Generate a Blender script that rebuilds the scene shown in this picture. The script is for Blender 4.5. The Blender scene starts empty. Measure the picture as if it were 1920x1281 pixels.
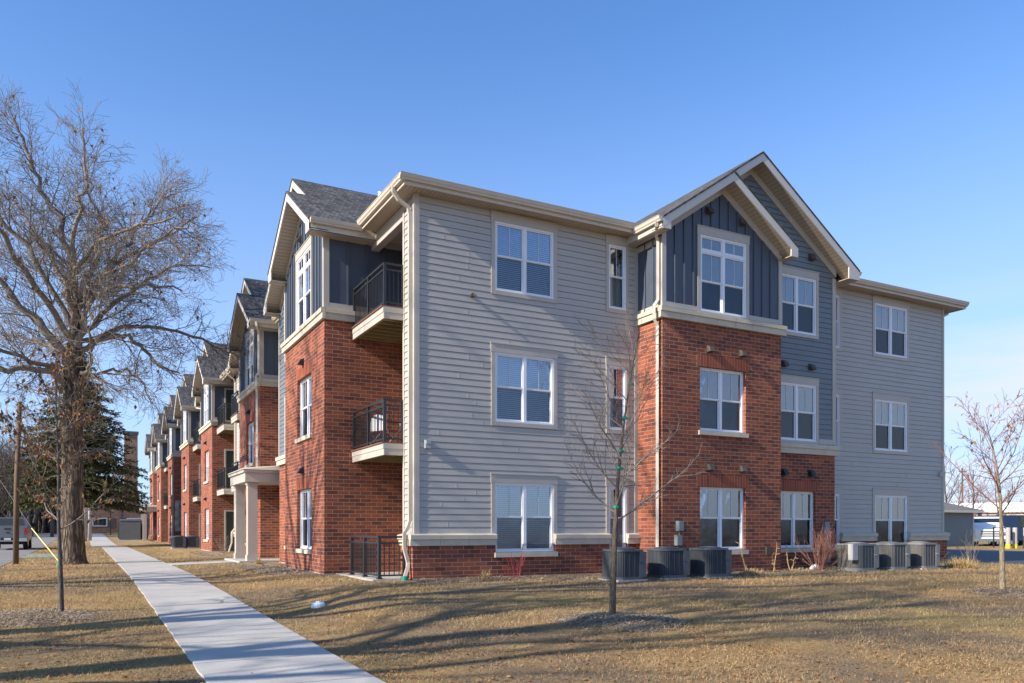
import bpy, math, random
import numpy as np
from mathutils import Vector, Matrix

S = bpy.context.scene
COL = S.collection
R = math.radians

# ------------------------------------------------------------------ camera
EYE = 1.15
cd = bpy.data.cameras.new('camera'); cam = bpy.data.objects.new('camera', cd); COL.objects.link(cam)
cam.location = (0, 0, EYE); cam.rotation_euler = (R(90), 0, R(-28.1))
cd.sensor_width = 36; cd.lens = 28.16; cd.shift_y = 0.1833; cd.clip_start = .1; cd.clip_end = 6000
S.camera = cam
# ------------------------------------------------------------------ light
LIGHT = Vector((1.72, .162, -1.0)).normalized()
sd = bpy.data.lights.new('sun', 'SUN'); sd.energy = 5.0; sd.angle = R(.6); sd.color = (1, .90, .76)
sun = bpy.data.objects.new('sun', sd); COL.objects.link(sun)
sun.rotation_euler = LIGHT.to_track_quat('-Z', 'Y').to_euler(); sun.location = (-30, -5, 40)
W = bpy.data.worlds.new('World'); S.world = W; W.use_nodes = True
wn = W.node_tree.nodes; wl = W.node_tree.links; wn.clear()
wo = wn.new('ShaderNodeOutputWorld'); wb = wn.new('ShaderNodeBackground')
sky = wn.new('ShaderNodeTexSky'); sky.sky_type = 'NISHITA'; sky.sun_disc = False
sky.sun_elevation = R(30.1); sky.sun_rotation = R(-94.9); sky.altitude = 200
sky.air_density = 1.0; sky.dust_density = .6; sky.ozone_density = 3.0
wb.inputs['Strength'].default_value = .14
# thin cloud streaks low in the sky
tc = wn.new('ShaderNodeTexCoord'); sp = wn.new('ShaderNodeSeparateXYZ'); wl.new(tc.outputs['Generated'], sp.inputs[0])
mpg = wn.new('ShaderNodeMapping'); mpg.inputs['Scale'].default_value = (1.2, 1.2, 9); wl.new(tc.outputs['Generated'], mpg.inputs[0])
nz = wn.new('ShaderNodeTexNoise'); nz.inputs['Scale'].default_value = 2.2; nz.inputs['Detail'].default_value = 6; wl.new(mpg.outputs[0], nz.inputs['Vector'])
r1 = wn.new('ShaderNodeMapRange'); r1.inputs[1].default_value = .33; r1.inputs[2].default_value = .62; wl.new(nz.outputs['Fac'], r1.inputs[0])
r2 = wn.new('ShaderNodeMapRange'); r2.inputs[1].default_value = .27; r2.inputs[2].default_value = .17; wl.new(sp.outputs['Z'], r2.inputs[0])
r3 = wn.new('ShaderNodeMapRange'); r3.inputs[1].default_value = .55; r3.inputs[2].default_value = .86; wl.new(sp.outputs['X'], r3.inputs[0])
m1 = wn.new('ShaderNodeMath'); m1.operation = 'MULTIPLY'; wl.new(r1.outputs[0], m1.inputs[0]); wl.new(r2.outputs[0], m1.inputs[1])
m2 = wn.new('ShaderNodeMath'); m2.operation = 'MULTIPLY'; wl.new(m1.outputs[0], m2.inputs[0]); wl.new(r3.outputs[0], m2.inputs[1])
m3 = wn.new('ShaderNodeMath'); m3.operation = 'MULTIPLY'; wl.new(m2.outputs[0], m3.inputs[0]); m3.inputs[1].default_value = .9
tint = wn.new('ShaderNodeMix'); tint.data_type = 'RGBA'; tint.blend_type = 'MULTIPLY'; tint.inputs[0].default_value = 1
wl.new(sky.outputs[0], tint.inputs[6]); tint.inputs[7].default_value = (.63, .885, 1.14, 1)
# paler air towards the horizon
h1 = wn.new('ShaderNodeMapRange'); h1.interpolation_type = 'SMOOTHSTEP'; h1.inputs[1].default_value = .56; h1.inputs[2].default_value = .0; h1.inputs[4].default_value = .78; wl.new(sp.outputs['Z'], h1.inputs[0])
h2 = wn.new('ShaderNodeMapRange'); h2.inputs[1].default_value = -.6; h2.inputs[2].default_value = .9; h2.inputs[3].default_value = .55; wl.new(sp.outputs['X'], h2.inputs[0])
h3 = wn.new('ShaderNodeMath'); h3.operation = 'MULTIPLY'; wl.new(h1.outputs[0], h3.inputs[0]); wl.new(h2.outputs[0], h3.inputs[1])
hz_ = wn.new('ShaderNodeMix'); hz_.data_type = 'RGBA'; wl.new(h3.outputs[0], hz_.inputs[0]); wl.new(tint.outputs[2], hz_.inputs[6]); hz_.inputs[7].default_value = (2.75, 3.2, 4.45, 1)
mx = wn.new('ShaderNodeMix'); mx.data_type = 'RGBA'
wl.new(m3.outputs[0], mx.inputs[0]); wl.new(hz_.outputs[2], mx.inputs[6]); mx.inputs[7].default_value = (3.7, 3.85, 4.25, 1)
wl.new(mx.outputs[2], wb.inputs['Color']); wl.new(wb.outputs[0], wo.inputs[0])
S.view_settings.view_transform = 'Standard'; S.view_settings.look = 'None'
S.view_settings.exposure = 0.75; S.view_settings.gamma = 1
S.cycles.max_bounces = 8; S.cycles.transparent_max_bounces = 12

# ------------------------------------------------------------------ helpers
def ss(x, a, b):
    t = np.clip((np.asarray(x, float) - a) / (b - a), 0, 1)
    return t * t * (3 - 2 * t)

def zg(X, Y):
    """height of the lawn"""
    za = -.38 + .38 * ss(Y, 4, 16); zb = -.38 + .30 * ss(Y, 4, 26); w = ss(X, 2.8, 5.0)
    return zb * (1 - w) + za * w + .65 * ss(Y, 60, 135) * (1 - ss(X, 15, 40))

def zgf(x, y): return float(zg(x, y))

def tag(o, label=None, cat=None, group=None, kind=None):
    if label: o['label'] = label
    if cat: o['category'] = cat
    if group: o['group'] = group
    if kind: o['kind'] = kind
    return o

def empty(name, loc, rz=0, label=None, cat=None, group=None):
    o = bpy.data.objects.new(name, None); COL.objects.link(o)
    o.location = loc; o.rotation_euler = (0, 0, rz); o.empty_display_size = .2
    return tag(o, label, cat, group)

def copy_tree(o, parent=None):
    c = o.copy(); COL.objects.link(c); c.parent = parent
    for ch in list(o.children): copy_tree(ch, c)
    return c

def setuv(me):
    """box projected UVs in metres"""
    n = len(me.polygons)
    if n == 0: return
    nl = len(me.loops)
    vi = np.empty(nl, np.int32); me.loops.foreach_get('vertex_index', vi)
    co = np.empty(len(me.vertices) * 3, np.float32); me.vertices.foreach_get('co', co); co = co.reshape(-1, 3)
    nr = np.empty(n * 3, np.float32); me.polygons.foreach_get('normal', nr); nr = nr.reshape(-1, 3)
    lt = np.empty(n, np.int32); me.polygons.foreach_get('loop_total', lt)
    ln = np.repeat(nr, lt, axis=0); a = np.abs(ln); p = co[vi]
    uv = np.empty((nl, 2), np.float32)
    zx = (a[:, 2] >= a[:, 0]) & (a[:, 2] >= a[:, 1]); xx = ~zx & (a[:, 0] >= a[:, 1]); yy = ~zx & ~xx
    uv[yy] = p[yy][:, [0, 2]]; uv[xx] = p[xx][:, [1, 2]]
    za = zx & (a[:, 0] > a[:, 1]); zb = zx & ~za
    uv[za] = p[za][:, [1, 0]]; uv[zb] = p[zb][:, [0, 1]]
    l = me.uv_layers.new(name='UVMap'); l.data.foreach_set('uv', uv.ravel())

class MB:
    def __init__(s): s.v = []; s.f = []; s.m = []; s.org = None
    def poly(s, pts, mi=0):
        b = len(s.v); s.v.extend([tuple(p) for p in pts]); s.f.append(tuple(range(b, b + len(pts)))); s.m.append(mi)
    def quad(s, a, b, c, d, mi=0): s.poly((a, b, c, d), mi)
    def hexa(s, p, mi=0):
        b = len(s.v); s.v.extend([tuple(q) for q in p])
        for f in ((0, 3, 2, 1), (4, 5, 6, 7), (0, 1, 5, 4), (1, 2, 6, 5), (2, 3, 7, 6), (3, 0, 4, 7)):
            s.f.append(tuple(b + i for i in f)); s.m.append(mi)
    def box(s, x0, x1, y0, y1, z0, z1, mi=0):
        s.hexa([(x0, y0, z0), (x1, y0, z0), (x1, y1, z0), (x0, y1, z0), (x0, y0, z1), (x1, y0, z1), (x1, y1, z1), (x0, y1, z1)], mi)
    def pbox(s, P, s0, s1, n0, n1, z0, z1, mi=0):
        s.hexa([P(s0, n0, z0), P(s1, n0, z0), P(s1, n1, z0), P(s0, n1, z0), P(s0, n0, z1), P(s1, n0, z1), P(s1, n1, z1), P(s0, n1, z1)], mi)
    def prism(s, pts, d, mi=0):
        """closed polygon pts extruded by vector d"""
        n = len(pts); b = len(s.v); d = Vector(d)
        s.v.extend([tuple(p) for p in pts]); s.v.extend([tuple(Vector(p) + d) for p in pts])
        s.f.append(tuple(range(b, b + n))[::-1]); s.m.append(mi)
        s.f.append(tuple(range(b + n, b + 2 * n))); s.m.append(mi)
        for i in range(n):
            j = (i + 1) % n; s.f.append((b + i, b + j, b + n + j, b + n + i)); s.m.append(mi)
    def tube(s, pts, rad, n=6, mi=0, cap=True, rot=0.0, flat=1.0):
        P = [Vector(p) for p in pts]; b0 = len(s.v); k = len(P)
        if not hasattr(rad, '__len__'): rad = [rad] * k
        up = Vector((0, 0, 1)); u = None
        for i in range(k):
            t = (P[min(i + 1, k - 1)] - P[max(i - 1, 0)])
            if t.length < 1e-9: t = Vector((0, 0, 1))
            t.normalize()
            if u is None:
                u = t.cross(up)
                if u.length < .2: u = t.cross(Vector((0, 1, 0))) if abs(t.y) < .9 else t.cross(Vector((1, 0, 0)))
            else:
                u = u - t * u.dot(t)
            u.normalize(); w = t.cross(u)
            for j in range(n):
                a = rot + 2 * math.pi * j / n
                s.v.append(tuple(P[i] + (u * math.cos(a) + w * math.sin(a) * flat) * rad[i]))
        for i in range(k - 1):
            for j in range(n):
                j2 = (j + 1) % n
                s.f.append((b0 + i * n + j, b0 + i * n + j2, b0 + (i + 1) * n + j2, b0 + (i + 1) * n + j)); s.m.append(mi)
        if cap:
            s.f.append(tuple(b0 + j for j in range(n))[::-1]); s.m.append(mi)
            s.f.append(tuple(b0 + (k - 1) * n + j for j in range(n))); s.m.append(mi)
    def build(s, name, mats, parent=None, smooth=False, loc=None, uv=True, world=False):
        me = bpy.data.meshes.new(name)
        v = s.v
        if world and parent is not None:
            o = Vector((0, 0, 0)); q = parent
            while q is not None: o += q.location; q = q.parent
            v = [(a[0] - o.x, a[1] - o.y, a[2] - o.z) for a in v]
        me.from_pydata(v, [], s.f)
        mats = mats if isinstance(mats, (list, tuple)) else [mats]
        for m in mats: me.materials.append(m)
        if len(mats) > 1: me.polygons.foreach_set('material_index', np.array(s.m, np.int32))
        if smooth: me.polygons.foreach_set('use_smooth', np.ones(len(me.polygons), bool))
        me.update()
        if uv: setuv(me)
        o = bpy.data.objects.new(name, me); COL.objects.link(o)
        if parent is not None: o.parent = parent
        if loc is not None: o.location = loc
        return o

def PY(y): return lambda s, n, z: (s, y - n, z)
def PX(x): return lambda s, n, z: (x - n, s, z)

# ------------------------------------------------------------------ materials
def nmat(name):
    m = bpy.data.materials.new(name); m.use_nodes = True
    nt = m.node_tree; b = nt.nodes['Principled BSDF']; return m, nt, nt.nodes, nt.links, b

def math_node(N, L, op, a, b=None, clamp=False):
    n = N.new('ShaderNodeMath'); n.operation = op; n.use_clamp = clamp
    for i, x in enumerate((a, b)):
        if x is None: continue
        if isinstance(x, (int, float)): n.inputs[i].default_value = x
        else: L.new(x, n.inputs[i])
    return n.outputs[0]

def noise(N, L, scale, detail=4, vec=None, rough=.55):
    n = N.new('ShaderNodeTexNoise'); n.inputs['Scale'].default_value = scale; n.inputs['Detail'].default_value = detail; n.inputs['Roughness'].default_value = rough
    if vec is not None: L.new(vec, n.inputs['Vector'])
    return n.outputs['Fac']

def coords(N, L, kind='Object', scale=None):
    t = N.new('ShaderNodeTexCoord'); o = t.outputs[kind]
    if scale:
        m = N.new('ShaderNodeMapping'); m.inputs['Scale'].default_value = scale; L.new(o, m.inputs[0]); o = m.outputs[0]
    return o

def rgbmix(N, L, fac, a, b, blend='MIX'):
    m = N.new('ShaderNodeMix'); m.data_type = 'RGBA'; m.blend_type = blend
    for i, x in ((0, fac), (6, a), (7, b)):
        if isinstance(x, (int, float)): m.inputs[i].default_value = x
        elif isinstance(x, tuple): m.inputs[i].default_value = (*x[:3], 1)
        else: L.new(x, m.inputs[i])
    return m.outputs[2]

def maprange(N, L, v, a, b, c=0., d=1.):
    m = N.new('ShaderNodeMapRange'); L.new(v, m.inputs[0])
    for i, x in enumerate((a, b, c, d)): m.inputs[i + 1].default_value = x
    return m.outputs[0]

def bump(N, L, b, h, dist, strength=1.0):
    n = N.new('ShaderNodeBump'); n.inputs['Strength'].default_value = strength; n.inputs['Distance'].default_value = dist
    L.new(h, n.inputs['Height']); L.new(n.outputs[0], b.inputs['Normal'])

def plain(name, c, rough=.6, var=.12, nscale=3.0, fine=40., bumpd=0., metal=0., spec=.5, c2=None):
    m, nt, N, L, b = nmat(name)
    co = coords(N, L)
    f = noise(N, L, nscale, 5, co); g = noise(N, L, fine, 3, co)
    h = math_node(N, L, 'ADD', math_node(N, L, 'MULTIPLY', f, .65), math_node(N, L, 'MULTIPLY', g, .35))
    lo = tuple(x * (1 - var) for x in c); hi = tuple(min(1, x * (1 + var)) for x in c) if c2 is None else c2
    L.new(rgbmix(N, L, maprange(N, L, h, .3, .7), lo, hi), b.inputs['Base Color'])
    b.inputs['Roughness'].default_value = rough; b.inputs['Metallic'].default_value = metal
    b.inputs['Specular IOR Level'].default_value = spec
    if bumpd: bump(N, L, b, g, bumpd)
    return m

def brickmat(name, c1, c2, mortar, bw, rh, ms, var=.25, swap=False, rough=.85, off=.5, dark=None):
    m, nt, N, L, b = nmat(name)
    uv = coords(N, L, 'UV')
    if swap:
        mp = N.new('ShaderNodeMapping'); mp.inputs['Rotation'].default_value = (0, 0, R(90)); L.new(uv, mp.inputs[0]); uv = mp.outputs[0]
    def bt(a, bb, mo, bias=0.):
        t = N.new('ShaderNodeTexBrick'); t.offset = off; L.new(uv, t.inputs['Vector'])
        t.inputs['Color1'].default_value = (*a, 1); t.inputs['Color2'].default_value = (*bb, 1); t.inputs['Mortar'].default_value = (*mo, 1)
        t.inputs['Scale'].default_value = 1; t.inputs['Mortar Size'].default_value = ms; t.inputs['Mortar Smooth'].default_value = .15
        t.inputs['Bias'].default_value = bias; t.inputs['Brick Width'].default_value = bw; t.inputs['Row Height'].default_value = rh
        return t
    t = bt(c1, c2, mortar)
    co = coords(N, L)
    n1 = noise(N, L, .9, 4, co); n2 = noise(N, L, 60, 3, co)
    f = math_node(N, L, 'ADD', math_node(N, L, 'MULTIPLY', maprange(N, L, n1, .3, .7), var * .6), math_node(N, L, 'MULTIPLY', n2, var * .8))
    f = math_node(N, L, 'ADD', f, 1 - var * .7)
    cc = N.new('ShaderNodeCombineXYZ')
    for i in range(3): L.new(f, cc.inputs[i])
    L.new(rgbmix(N, L, 1.0, t.outputs['Color'], cc.outputs[0], 'MULTIPLY'), b.inputs['Base Color'])
    b.inputs['Roughness'].default_value = rough; b.inputs['Specular IOR Level'].default_value = .25
    h = math_node(N, L, 'SUBTRACT', math_node(N, L, 'MULTIPLY', n2, .25), t.outputs['Fac'])
    bump(N, L, b, h, .006)
    return m

def glassmat(name, tintc, screen=0., k=1.5, base=.06):
    m, nt, N, L, b = nmat(name); N.remove(b)
    out = N['Material Output']
    tr = N.new('ShaderNodeBsdfTransparent'); tr.inputs[0].default_value = (*tintc, 1)
    gl = N.new('ShaderNodeBsdfGlossy'); gl.inputs['Roughness'].default_value = .015 if not screen else .12
    gl.inputs['Color'].default_value = (.95, .97, 1, 1) if not screen else (.35, .38, .42, 1)
    fr = N.new('ShaderNodeFresnel'); fr.inputs['IOR'].default_value = 1.55
    co = coords(N, L); nn = noise(N, L, 1.6, 2, co)
    bp = N.new('ShaderNodeBump'); bp.inputs['Distance'].default_value = .012; bp.inputs['Strength'].default_value = .5; L.new(nn, bp.inputs['Height'])
    L.new(bp.outputs[0], gl.inputs['Normal'])
    f = math_node(N, L, 'ADD', math_node(N, L, 'MULTIPLY', fr.outputs[0], k), base, True)
    ms = N.new('ShaderNodeMixShader'); L.new(f, ms.inputs[0]); L.new(tr.outputs[0], ms.inputs[1]); L.new(gl.outputs[0], ms.inputs[2])
    L.new(ms.outputs[0], out.inputs[0])
    return m

M = {}
BR1, BR2, MO = (.33, .094, .047), (.14, .044, .034), (.40, .30, .22)
M['brick'] = brickmat('brick', BR1, BR2, MO, .292, .0968, .0058, var=.34)
M['soldier'] = brickmat('soldier_brick', (.33, .09, .045), (.22, .06, .038), (.36, .25, .18), .40, .0968, .005, swap=True, off=0)
M['oldbrick'] = brickmat('weathered_brick', (.34, .16, .10), (.15, .085, .065), (.36, .29, .23), .3, .1, .007, var=.45)
M['siding'] = plain('cream_siding', (.42, .395, .365), .55, .05, 1.5, 90, .0006)
M['trim'] = plain('cream_trim', (.44, .40, .35), .5, .05, 2, 60)
M['greysiding'] = plain('slate_siding', (.15, .172, .192), .5, .07, 1.5, 90, .0006)
M['board'] = plain('dark_board', (.062, .078, .108), .5, .08, 2, 70, .0005)
M['stone'] = plain('cast_stone', (.52, .46, .36), .8, .14, 3, 60, .0015)
M['vinyl'] = plain('white_vinyl', (.76, .77, .80), .35, .03)
M['gutter'] = plain('tan_gutter', (.56, .50, .41), .35, .05)
M['barge'] = plain('white_barge', (.54, .51, .465), .5, .04)
M['concrete'] = plain('concrete', (.39, .375, .35), .85, .2, 1.2, 45, .002)
M['foundation'] = plain('foundation', (.38, .36, .33), .9, .15, 4, 40, .003)
M['black'] = plain('black_metal', (.022, .024, .028), .4, .2)
M['deckwood'] = plain('deck_boards', (.17, .075, .045), .7, .2)
M['joist'] = plain('joist_wood', (.30, .22, .10), .8, .2)
M['blind'] = plain('blind', (.74, .75, .74), .6, .04)
M['curtain'] = plain('curtain', (.66, .64, .58), .8, .1)
M['inside'] = plain('room_dark', (.035, .035, .04), .9, .2)
M['tanvent'] = plain('tan_vent', (.075, .058, .045), .6, .1)
M['blackvent'] = plain('black_vent', (.02, .02, .022), .5, .1)
M['steel'] = plain('grey_steel', (.35, .37, .38), .45, .08)
M['glass'] = glassmat('window_glass', (.60, .70, .80), 0., 1.6, .15)
M['screenglass'] = glassmat('screened_glass', (.84, .90, .96), .5, 1.2, .10)
M['carglass'] = plain('car_glass', (.015, .02, .025), .06, .1, spec=.9)

def soffitmat(swap=False):
    m, nt, N, L, b = nmat('vinyl_soffit')
    u2 = coords(N, L, 'UV')
    if swap:
        mp = N.new('ShaderNodeMapping'); mp.inputs['Rotation'].default_value = (0, 0, R(90)); L.new(u2, mp.inputs[0]); u2 = mp.outputs[0]
    t = N.new('ShaderNodeTexBrick'); t.offset = 0; L.new(u2, t.inputs['Vector'])
    t.inputs['Color1'].default_value = (.46, .39, .30, 1); t.inputs['Color2'].default_value = (.44, .37, .285, 1); t.inputs['Mortar'].default_value = (.26, .21, .15, 1)
    t.inputs['Scale'].default_value = 1; t.inputs['Mortar Size'].default_value = .007; t.inputs['Brick Width'].default_value = .1; t.inputs['Row Height'].default_value = 50
    L.new(t.outputs['Color'], b.inputs['Base Color']); b.inputs['Roughness'].default_value = .5
    h = math_node(N, L, 'SUBTRACT', 1.0, t.outputs['Fac']); bump(N, L, b, h, .008)
    return m
M['soffit'] = soffitmat(); M['soffit_across'] = soffitmat(True)

def shinglemat():
    m = brickmat('asphalt_shingle', (.12, .116, .115), (.04, .04, .044), (.028, .028, .03), .11, .135, .005, var=.6, rough=.95)
    return m
M['shingle'] = shinglemat()
M['lightshingle'] = brickmat('grey_shingle', (.20, .19, .18), (.13, .125, .12), (.07, .07, .07), .2, .14, .006, var=.3, rough=.95)

def barkmat(name, c1, c2, sc=1.0, dist=.02):
    m, nt, N, L, b = nmat(name)
    co = coords(N, L, 'Object', (9 * sc, 9 * sc, 1.4 * sc))
    n = noise(N, L, 1.5, 6, co, .65); v = N.new('ShaderNodeTexVoronoi'); v.feature = 'DISTANCE_TO_EDGE'; v.inputs['Scale'].default_value = 1.3
    dv = N.new('ShaderNodeVectorMath'); dv.operation = 'ADD'; L.new(co, dv.inputs[0])
    cv = N.new('ShaderNodeCombineXYZ')
    for i in range(3): L.new(n, cv.inputs[i])
    L.new(cv.outputs[0], dv.inputs[1]); L.new(dv.outputs[0], v.inputs['Vector'])
    h = math_node(N, L, 'ADD', maprange(N, L, v.outputs['Distance'], 0, .25), math_node(N, L, 'MULTIPLY', n, .6))
    L.new(rgbmix(N, L, maprange(N, L, h, .25, 1.1), c2, c1), b.inputs['Base Color'])
    b.inputs['Roughness'].default_value = .95; b.inputs['Specular IOR Level'].default_value = .15
    bump(N, L, b, h, dist)
    return m
M['oakbark'] = barkmat('oak_bark', (.20, .155, .115), (.055, .043, .034), .8, .05)
M['twig'] = plain('twig_bark', (.22, .185, .155), .95, .3, 2, 9, spec=.15)
M['youngbark'] = barkmat('young_bark', (.19, .15, .11), (.09, .07, .05), 4, .006)
M['palebark'] = barkmat('pale_bark', (.34, .28, .19), (.17, .125, .085), 3, .008)
M['greybark'] = barkmat('grey_bark', (.135, .12, .11), (.07, .062, .058), 4, .005)
M['fartwig'] = plain('far_twig', (.115, .09, .075), .95, .3, .5, 3, spec=.1)
M['needle'] = plain('spruce_needles', (.04, .055, .026), .8, .6, .6, 4, c2=(.13, .135, .05), spec=.2)
M['deadleaf'] = plain('dead_leaf', (.20, .085, .035), .8, .45, 4, 12, c2=(.42, .22, .09), spec=.2)
M['redtwig'] = plain('red_twig', (.30, .025, .04), .6, .2)
M['browntwig'] = plain('brown_twig', (.22, .10, .075), .8, .3)
M['stalk'] = plain('dry_stalk', (.45, .32, .16), .8, .2)
M['straw'] = plain('straw', (.46, .33, .15), .9, .25, 4, 20)
M['greentape'] = plain('green_tape', (.0, .22, .13), .5, .2)
M['polewood'] = plain('pole_wood', (.13, .085, .055), .9, .3, 1, 30)
M['poleside'] = plain('grey_pole', (.32, .31, .30), .8, .2)
M['yellow'] = plain('yellow_plastic', (.60, .48, .02), .4, .06)
M['whiteplastic'] = plain('white_plastic', (.75, .76, .78), .5, .06)
M['greenplastic'] = plain('green_plastic', (.02, .35, .22), .5, .1)
M['asphalt'] = plain('asphalt', (.05, .05, .055), .9, .2, .6, 60, .003)
M['lot'] = plain('fresh_asphalt', (.040, .045, .058), .75, .15, .5, 60, .002)
M['road'] = plain('worn_road', (.19, .175, .165), .9, .22, .35, 25, .003)
M['silver'] = plain('silver_paint', (.20, .205, .215), .3, .03, metal=.2)
M['darkac'] = plain('charcoal_louver', (.085, .093, .107), .45, .1)
M['lightac'] = plain('grey_louver', (.20, .193, .18), .5, .08)
M['acpaint'] = plain('ac_panel', (.075, .083, .10), .4, .06)
M['acpaintlight'] = plain('ac_panel_light', (.21, .21, .205), .4, .06)
M['coil'] = plain('coil_dark', (.045, .048, .055), .7, .2)
M['rubber'] = plain('tyre_rubber', (.018, .018, .019), .85, .2)
M['redlens'] = plain('red_lens', (.45, .012, .012), .2, .1)
M['chrome'] = plain('chrome', (.6, .6, .62), .2, .05, metal=1.)
M['boxgrey'] = plain('cabinet_grey', (.085, .092, .10), .5, .12)
M['boxgreen'] = plain('cabinet_green', (.04, .055, .04), .6, .15)
M['meter'] = plain('meter_grey', (.36, .40, .40), .5, .1)
M['garage'] = plain('garage_siding', (.12, .15, .165), .55, .06)
M['cardred'] = plain('red_fabric', (.35, .02, .03), .7, .1)
M['cardwhite'] = plain('white_fabric', (.72, .72, .76), .7, .05)
M['navypaint'] = plain('navy_paint', (.012, .022, .05), .4, .1)
M['acbox'] = plain('pale_box', (.40, .40, .39), .5, .08)
M['switchgrey'] = plain('switch_box_grey', (.19, .215, .225), .5, .1)
M['matgreen'] = plain('erosion_mat', (.20, .25, .19), .9, .3, 3, 30)
M['bluepaint'] = plain('blue_paint', (.02, .05, .16), .4, .1)

def lawnmat():
    m, nt, N, L, b = nmat('dormant_lawn')
    co = coords(N, L)
    big = noise(N, L, .18, 4, co); mid = noise(N, L, 1.4, 5, co); fine = noise(N, L, 22, 6, co, .7); vf = noise(N, L, 110, 3, co, .7)
    straw = rgbmix(N, L, maprange(N, L, mid, .3, .7), (.32, .20, .092), (.48, .33, .165))
    green = rgbmix(N, L, mid, (.28, .205, .09), (.41, .31, .14))
    c = rgbmix(N, L, maprange(N, L, big, .42, .66), straw, green)
    brown = (.12, .075, .038)
    c = rgbmix(N, L, maprange(N, L, fine, .50, .72), c, brown)
    c = rgbmix(N, L, maprange(N, L, vf, .58, .74, 0, .75), c, (.06, .042, .025))
    c = rgbmix(N, L, maprange(N, L, vf, .42, .28, 0, .5), c, (.50, .38, .20))
    pt = noise(N, L, .33, 5, co, .6); c = rgbmix(N, L, maprange(N, L, pt, .46, .60, 0, .85), c, rgbmix(N, L, maprange(N, L, fine, .35, .65), (.28, .21, .145), (.13, .095, .065)))
    L.new(c, b.inputs['Base Color']); b.inputs['Roughness'].default_value = 1; b.inputs['Specular IOR Level'].default_value = .1
    h = math_node(N, L, 'ADD', fine, math_node(N, L, 'MULTIPLY', vf, .5)); bump(N, L, b, h, .05)
    return m
M['lawn'] = lawnmat()

def blademat():
    m, nt, N, L, b = nmat('dry_grass_blade')
    co = coords(N, L)
    big = noise(N, L, .18, 4, co); mid = noise(N, L, 1.4, 5, co); f = noise(N, L, 55, 2, co, .7)
    straw = rgbmix(N, L, maprange(N, L, f, .3, .7), (.21, .125, .06), (.68, .475, .245))
    green = rgbmix(N, L, maprange(N, L, f, .3, .7), (.20, .14, .065), (.58, .435, .22))
    c = rgbmix(N, L, maprange(N, L, big, .42, .66), straw, green)
    c = rgbmix(N, L, maprange(N, L, mid, .52, .75, 0, .55), c, (.26, .145, .06))
    pt = noise(N, L, .33, 5, co, .6); c = rgbmix(N, L, maprange(N, L, pt, .46, .60, 0, .8), c, rgbmix(N, L, maprange(N, L, f, .3, .7), (.12, .085, .058), (.42, .325, .225)))
    L.new(c, b.inputs['Base Color']); b.inputs['Roughness'].default_value = .9; b.inputs['Specular IOR Level'].default_value = .15
    return m
M['blade'] = blademat()
M['mulch'] = plain('mulch', (.17, .115, .07), .95, .4, 14, 70, .02, c2=(.34, .25, .16))
M['chip'] = plain('mulch_chip', (.13, .085, .05), .9, .5, 20, 60, c2=(.52, .41, .28))

def mesh_np(name, verts, faces, mats, parent=None):
    """verts (n,3), faces (m,k) numpy -> object"""
    me = bpy.data.meshes.new(name); n, (mm, k) = len(verts), faces.shape
    me.vertices.add(n); me.vertices.foreach_set('co', np.ascontiguousarray(verts, np.float32).ravel())
    me.loops.add(mm * k); me.loops.foreach_set('vertex_index', np.ascontiguousarray(faces, np.int32).ravel())
    me.polygons.add(mm); me.polygons.foreach_set('loop_start', np.arange(0, mm * k, k, dtype=np.int32))
    me.polygons.foreach_set('loop_total', np.full(mm, k, np.int32))
    me.materials.append(mats); me.update(calc_edges=True); me.validate()
    o = bpy.data.objects.new(name, me); COL.objects.link(o)
    if parent is not None: o.parent = parent
    return o

# ------------------------------------------------------------------ ground, walks, roads
def terrain():
    xs = np.concatenate([[-1500, -500, -150, -80, -50, -35], np.linspace(-25, 45, 141), [50, 60, 80, 110, 160, 300, 800, 2000]])
    ys = np.concatenate([[-400, -100, -40, -20, -10], np.linspace(-5, 30, 106), np.linspace(31, 80, 50), np.linspace(82, 140, 30), [160, 200, 300, 600, 1200, 3000]])
    X, Y = np.meshgrid(xs, ys, indexing='ij'); Z = zg(X, Y)
    rs = np.random.RandomState(3)
    near = (np.abs(X) < 45) & (Y < 30) & (Y > -5) & ((X < .5) | (X > 3.2))
    Z = Z + near * (.012 * np.sin(X * 2.1 + 1.3 * np.sin(Y * .9)) * np.sin(Y * 1.7 + .6 * X) + .006 * rs.randn(*X.shape))
    # parking lot and road beds lie a little lower than the lawn
    Z = Z - .06 * ((X > 27.6) & (X < 43) & (Y > -8) & (Y < 80)) - .05 * ((X < -2.9) & (X > -11))
    nx, ny = X.shape
    V = np.stack([X, Y, Z], -1).reshape(-1, 3); i = np.arange(nx * ny).reshape(nx, ny)
    F = np.stack([i[:-1, :-1], i[1:, :-1], i[1:, 1:], i[:-1, 1:]], -1).reshape(-1, 4)
    o = mesh_np('lawn_ground', V, F, M['lawn']); o.data.polygons.foreach_set('use_smooth', np.ones(len(F), bool))
    tag(o, 'wide lawn of dry tan winter grass round the apartments', 'ground', kind='structure')
terrain()

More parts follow.
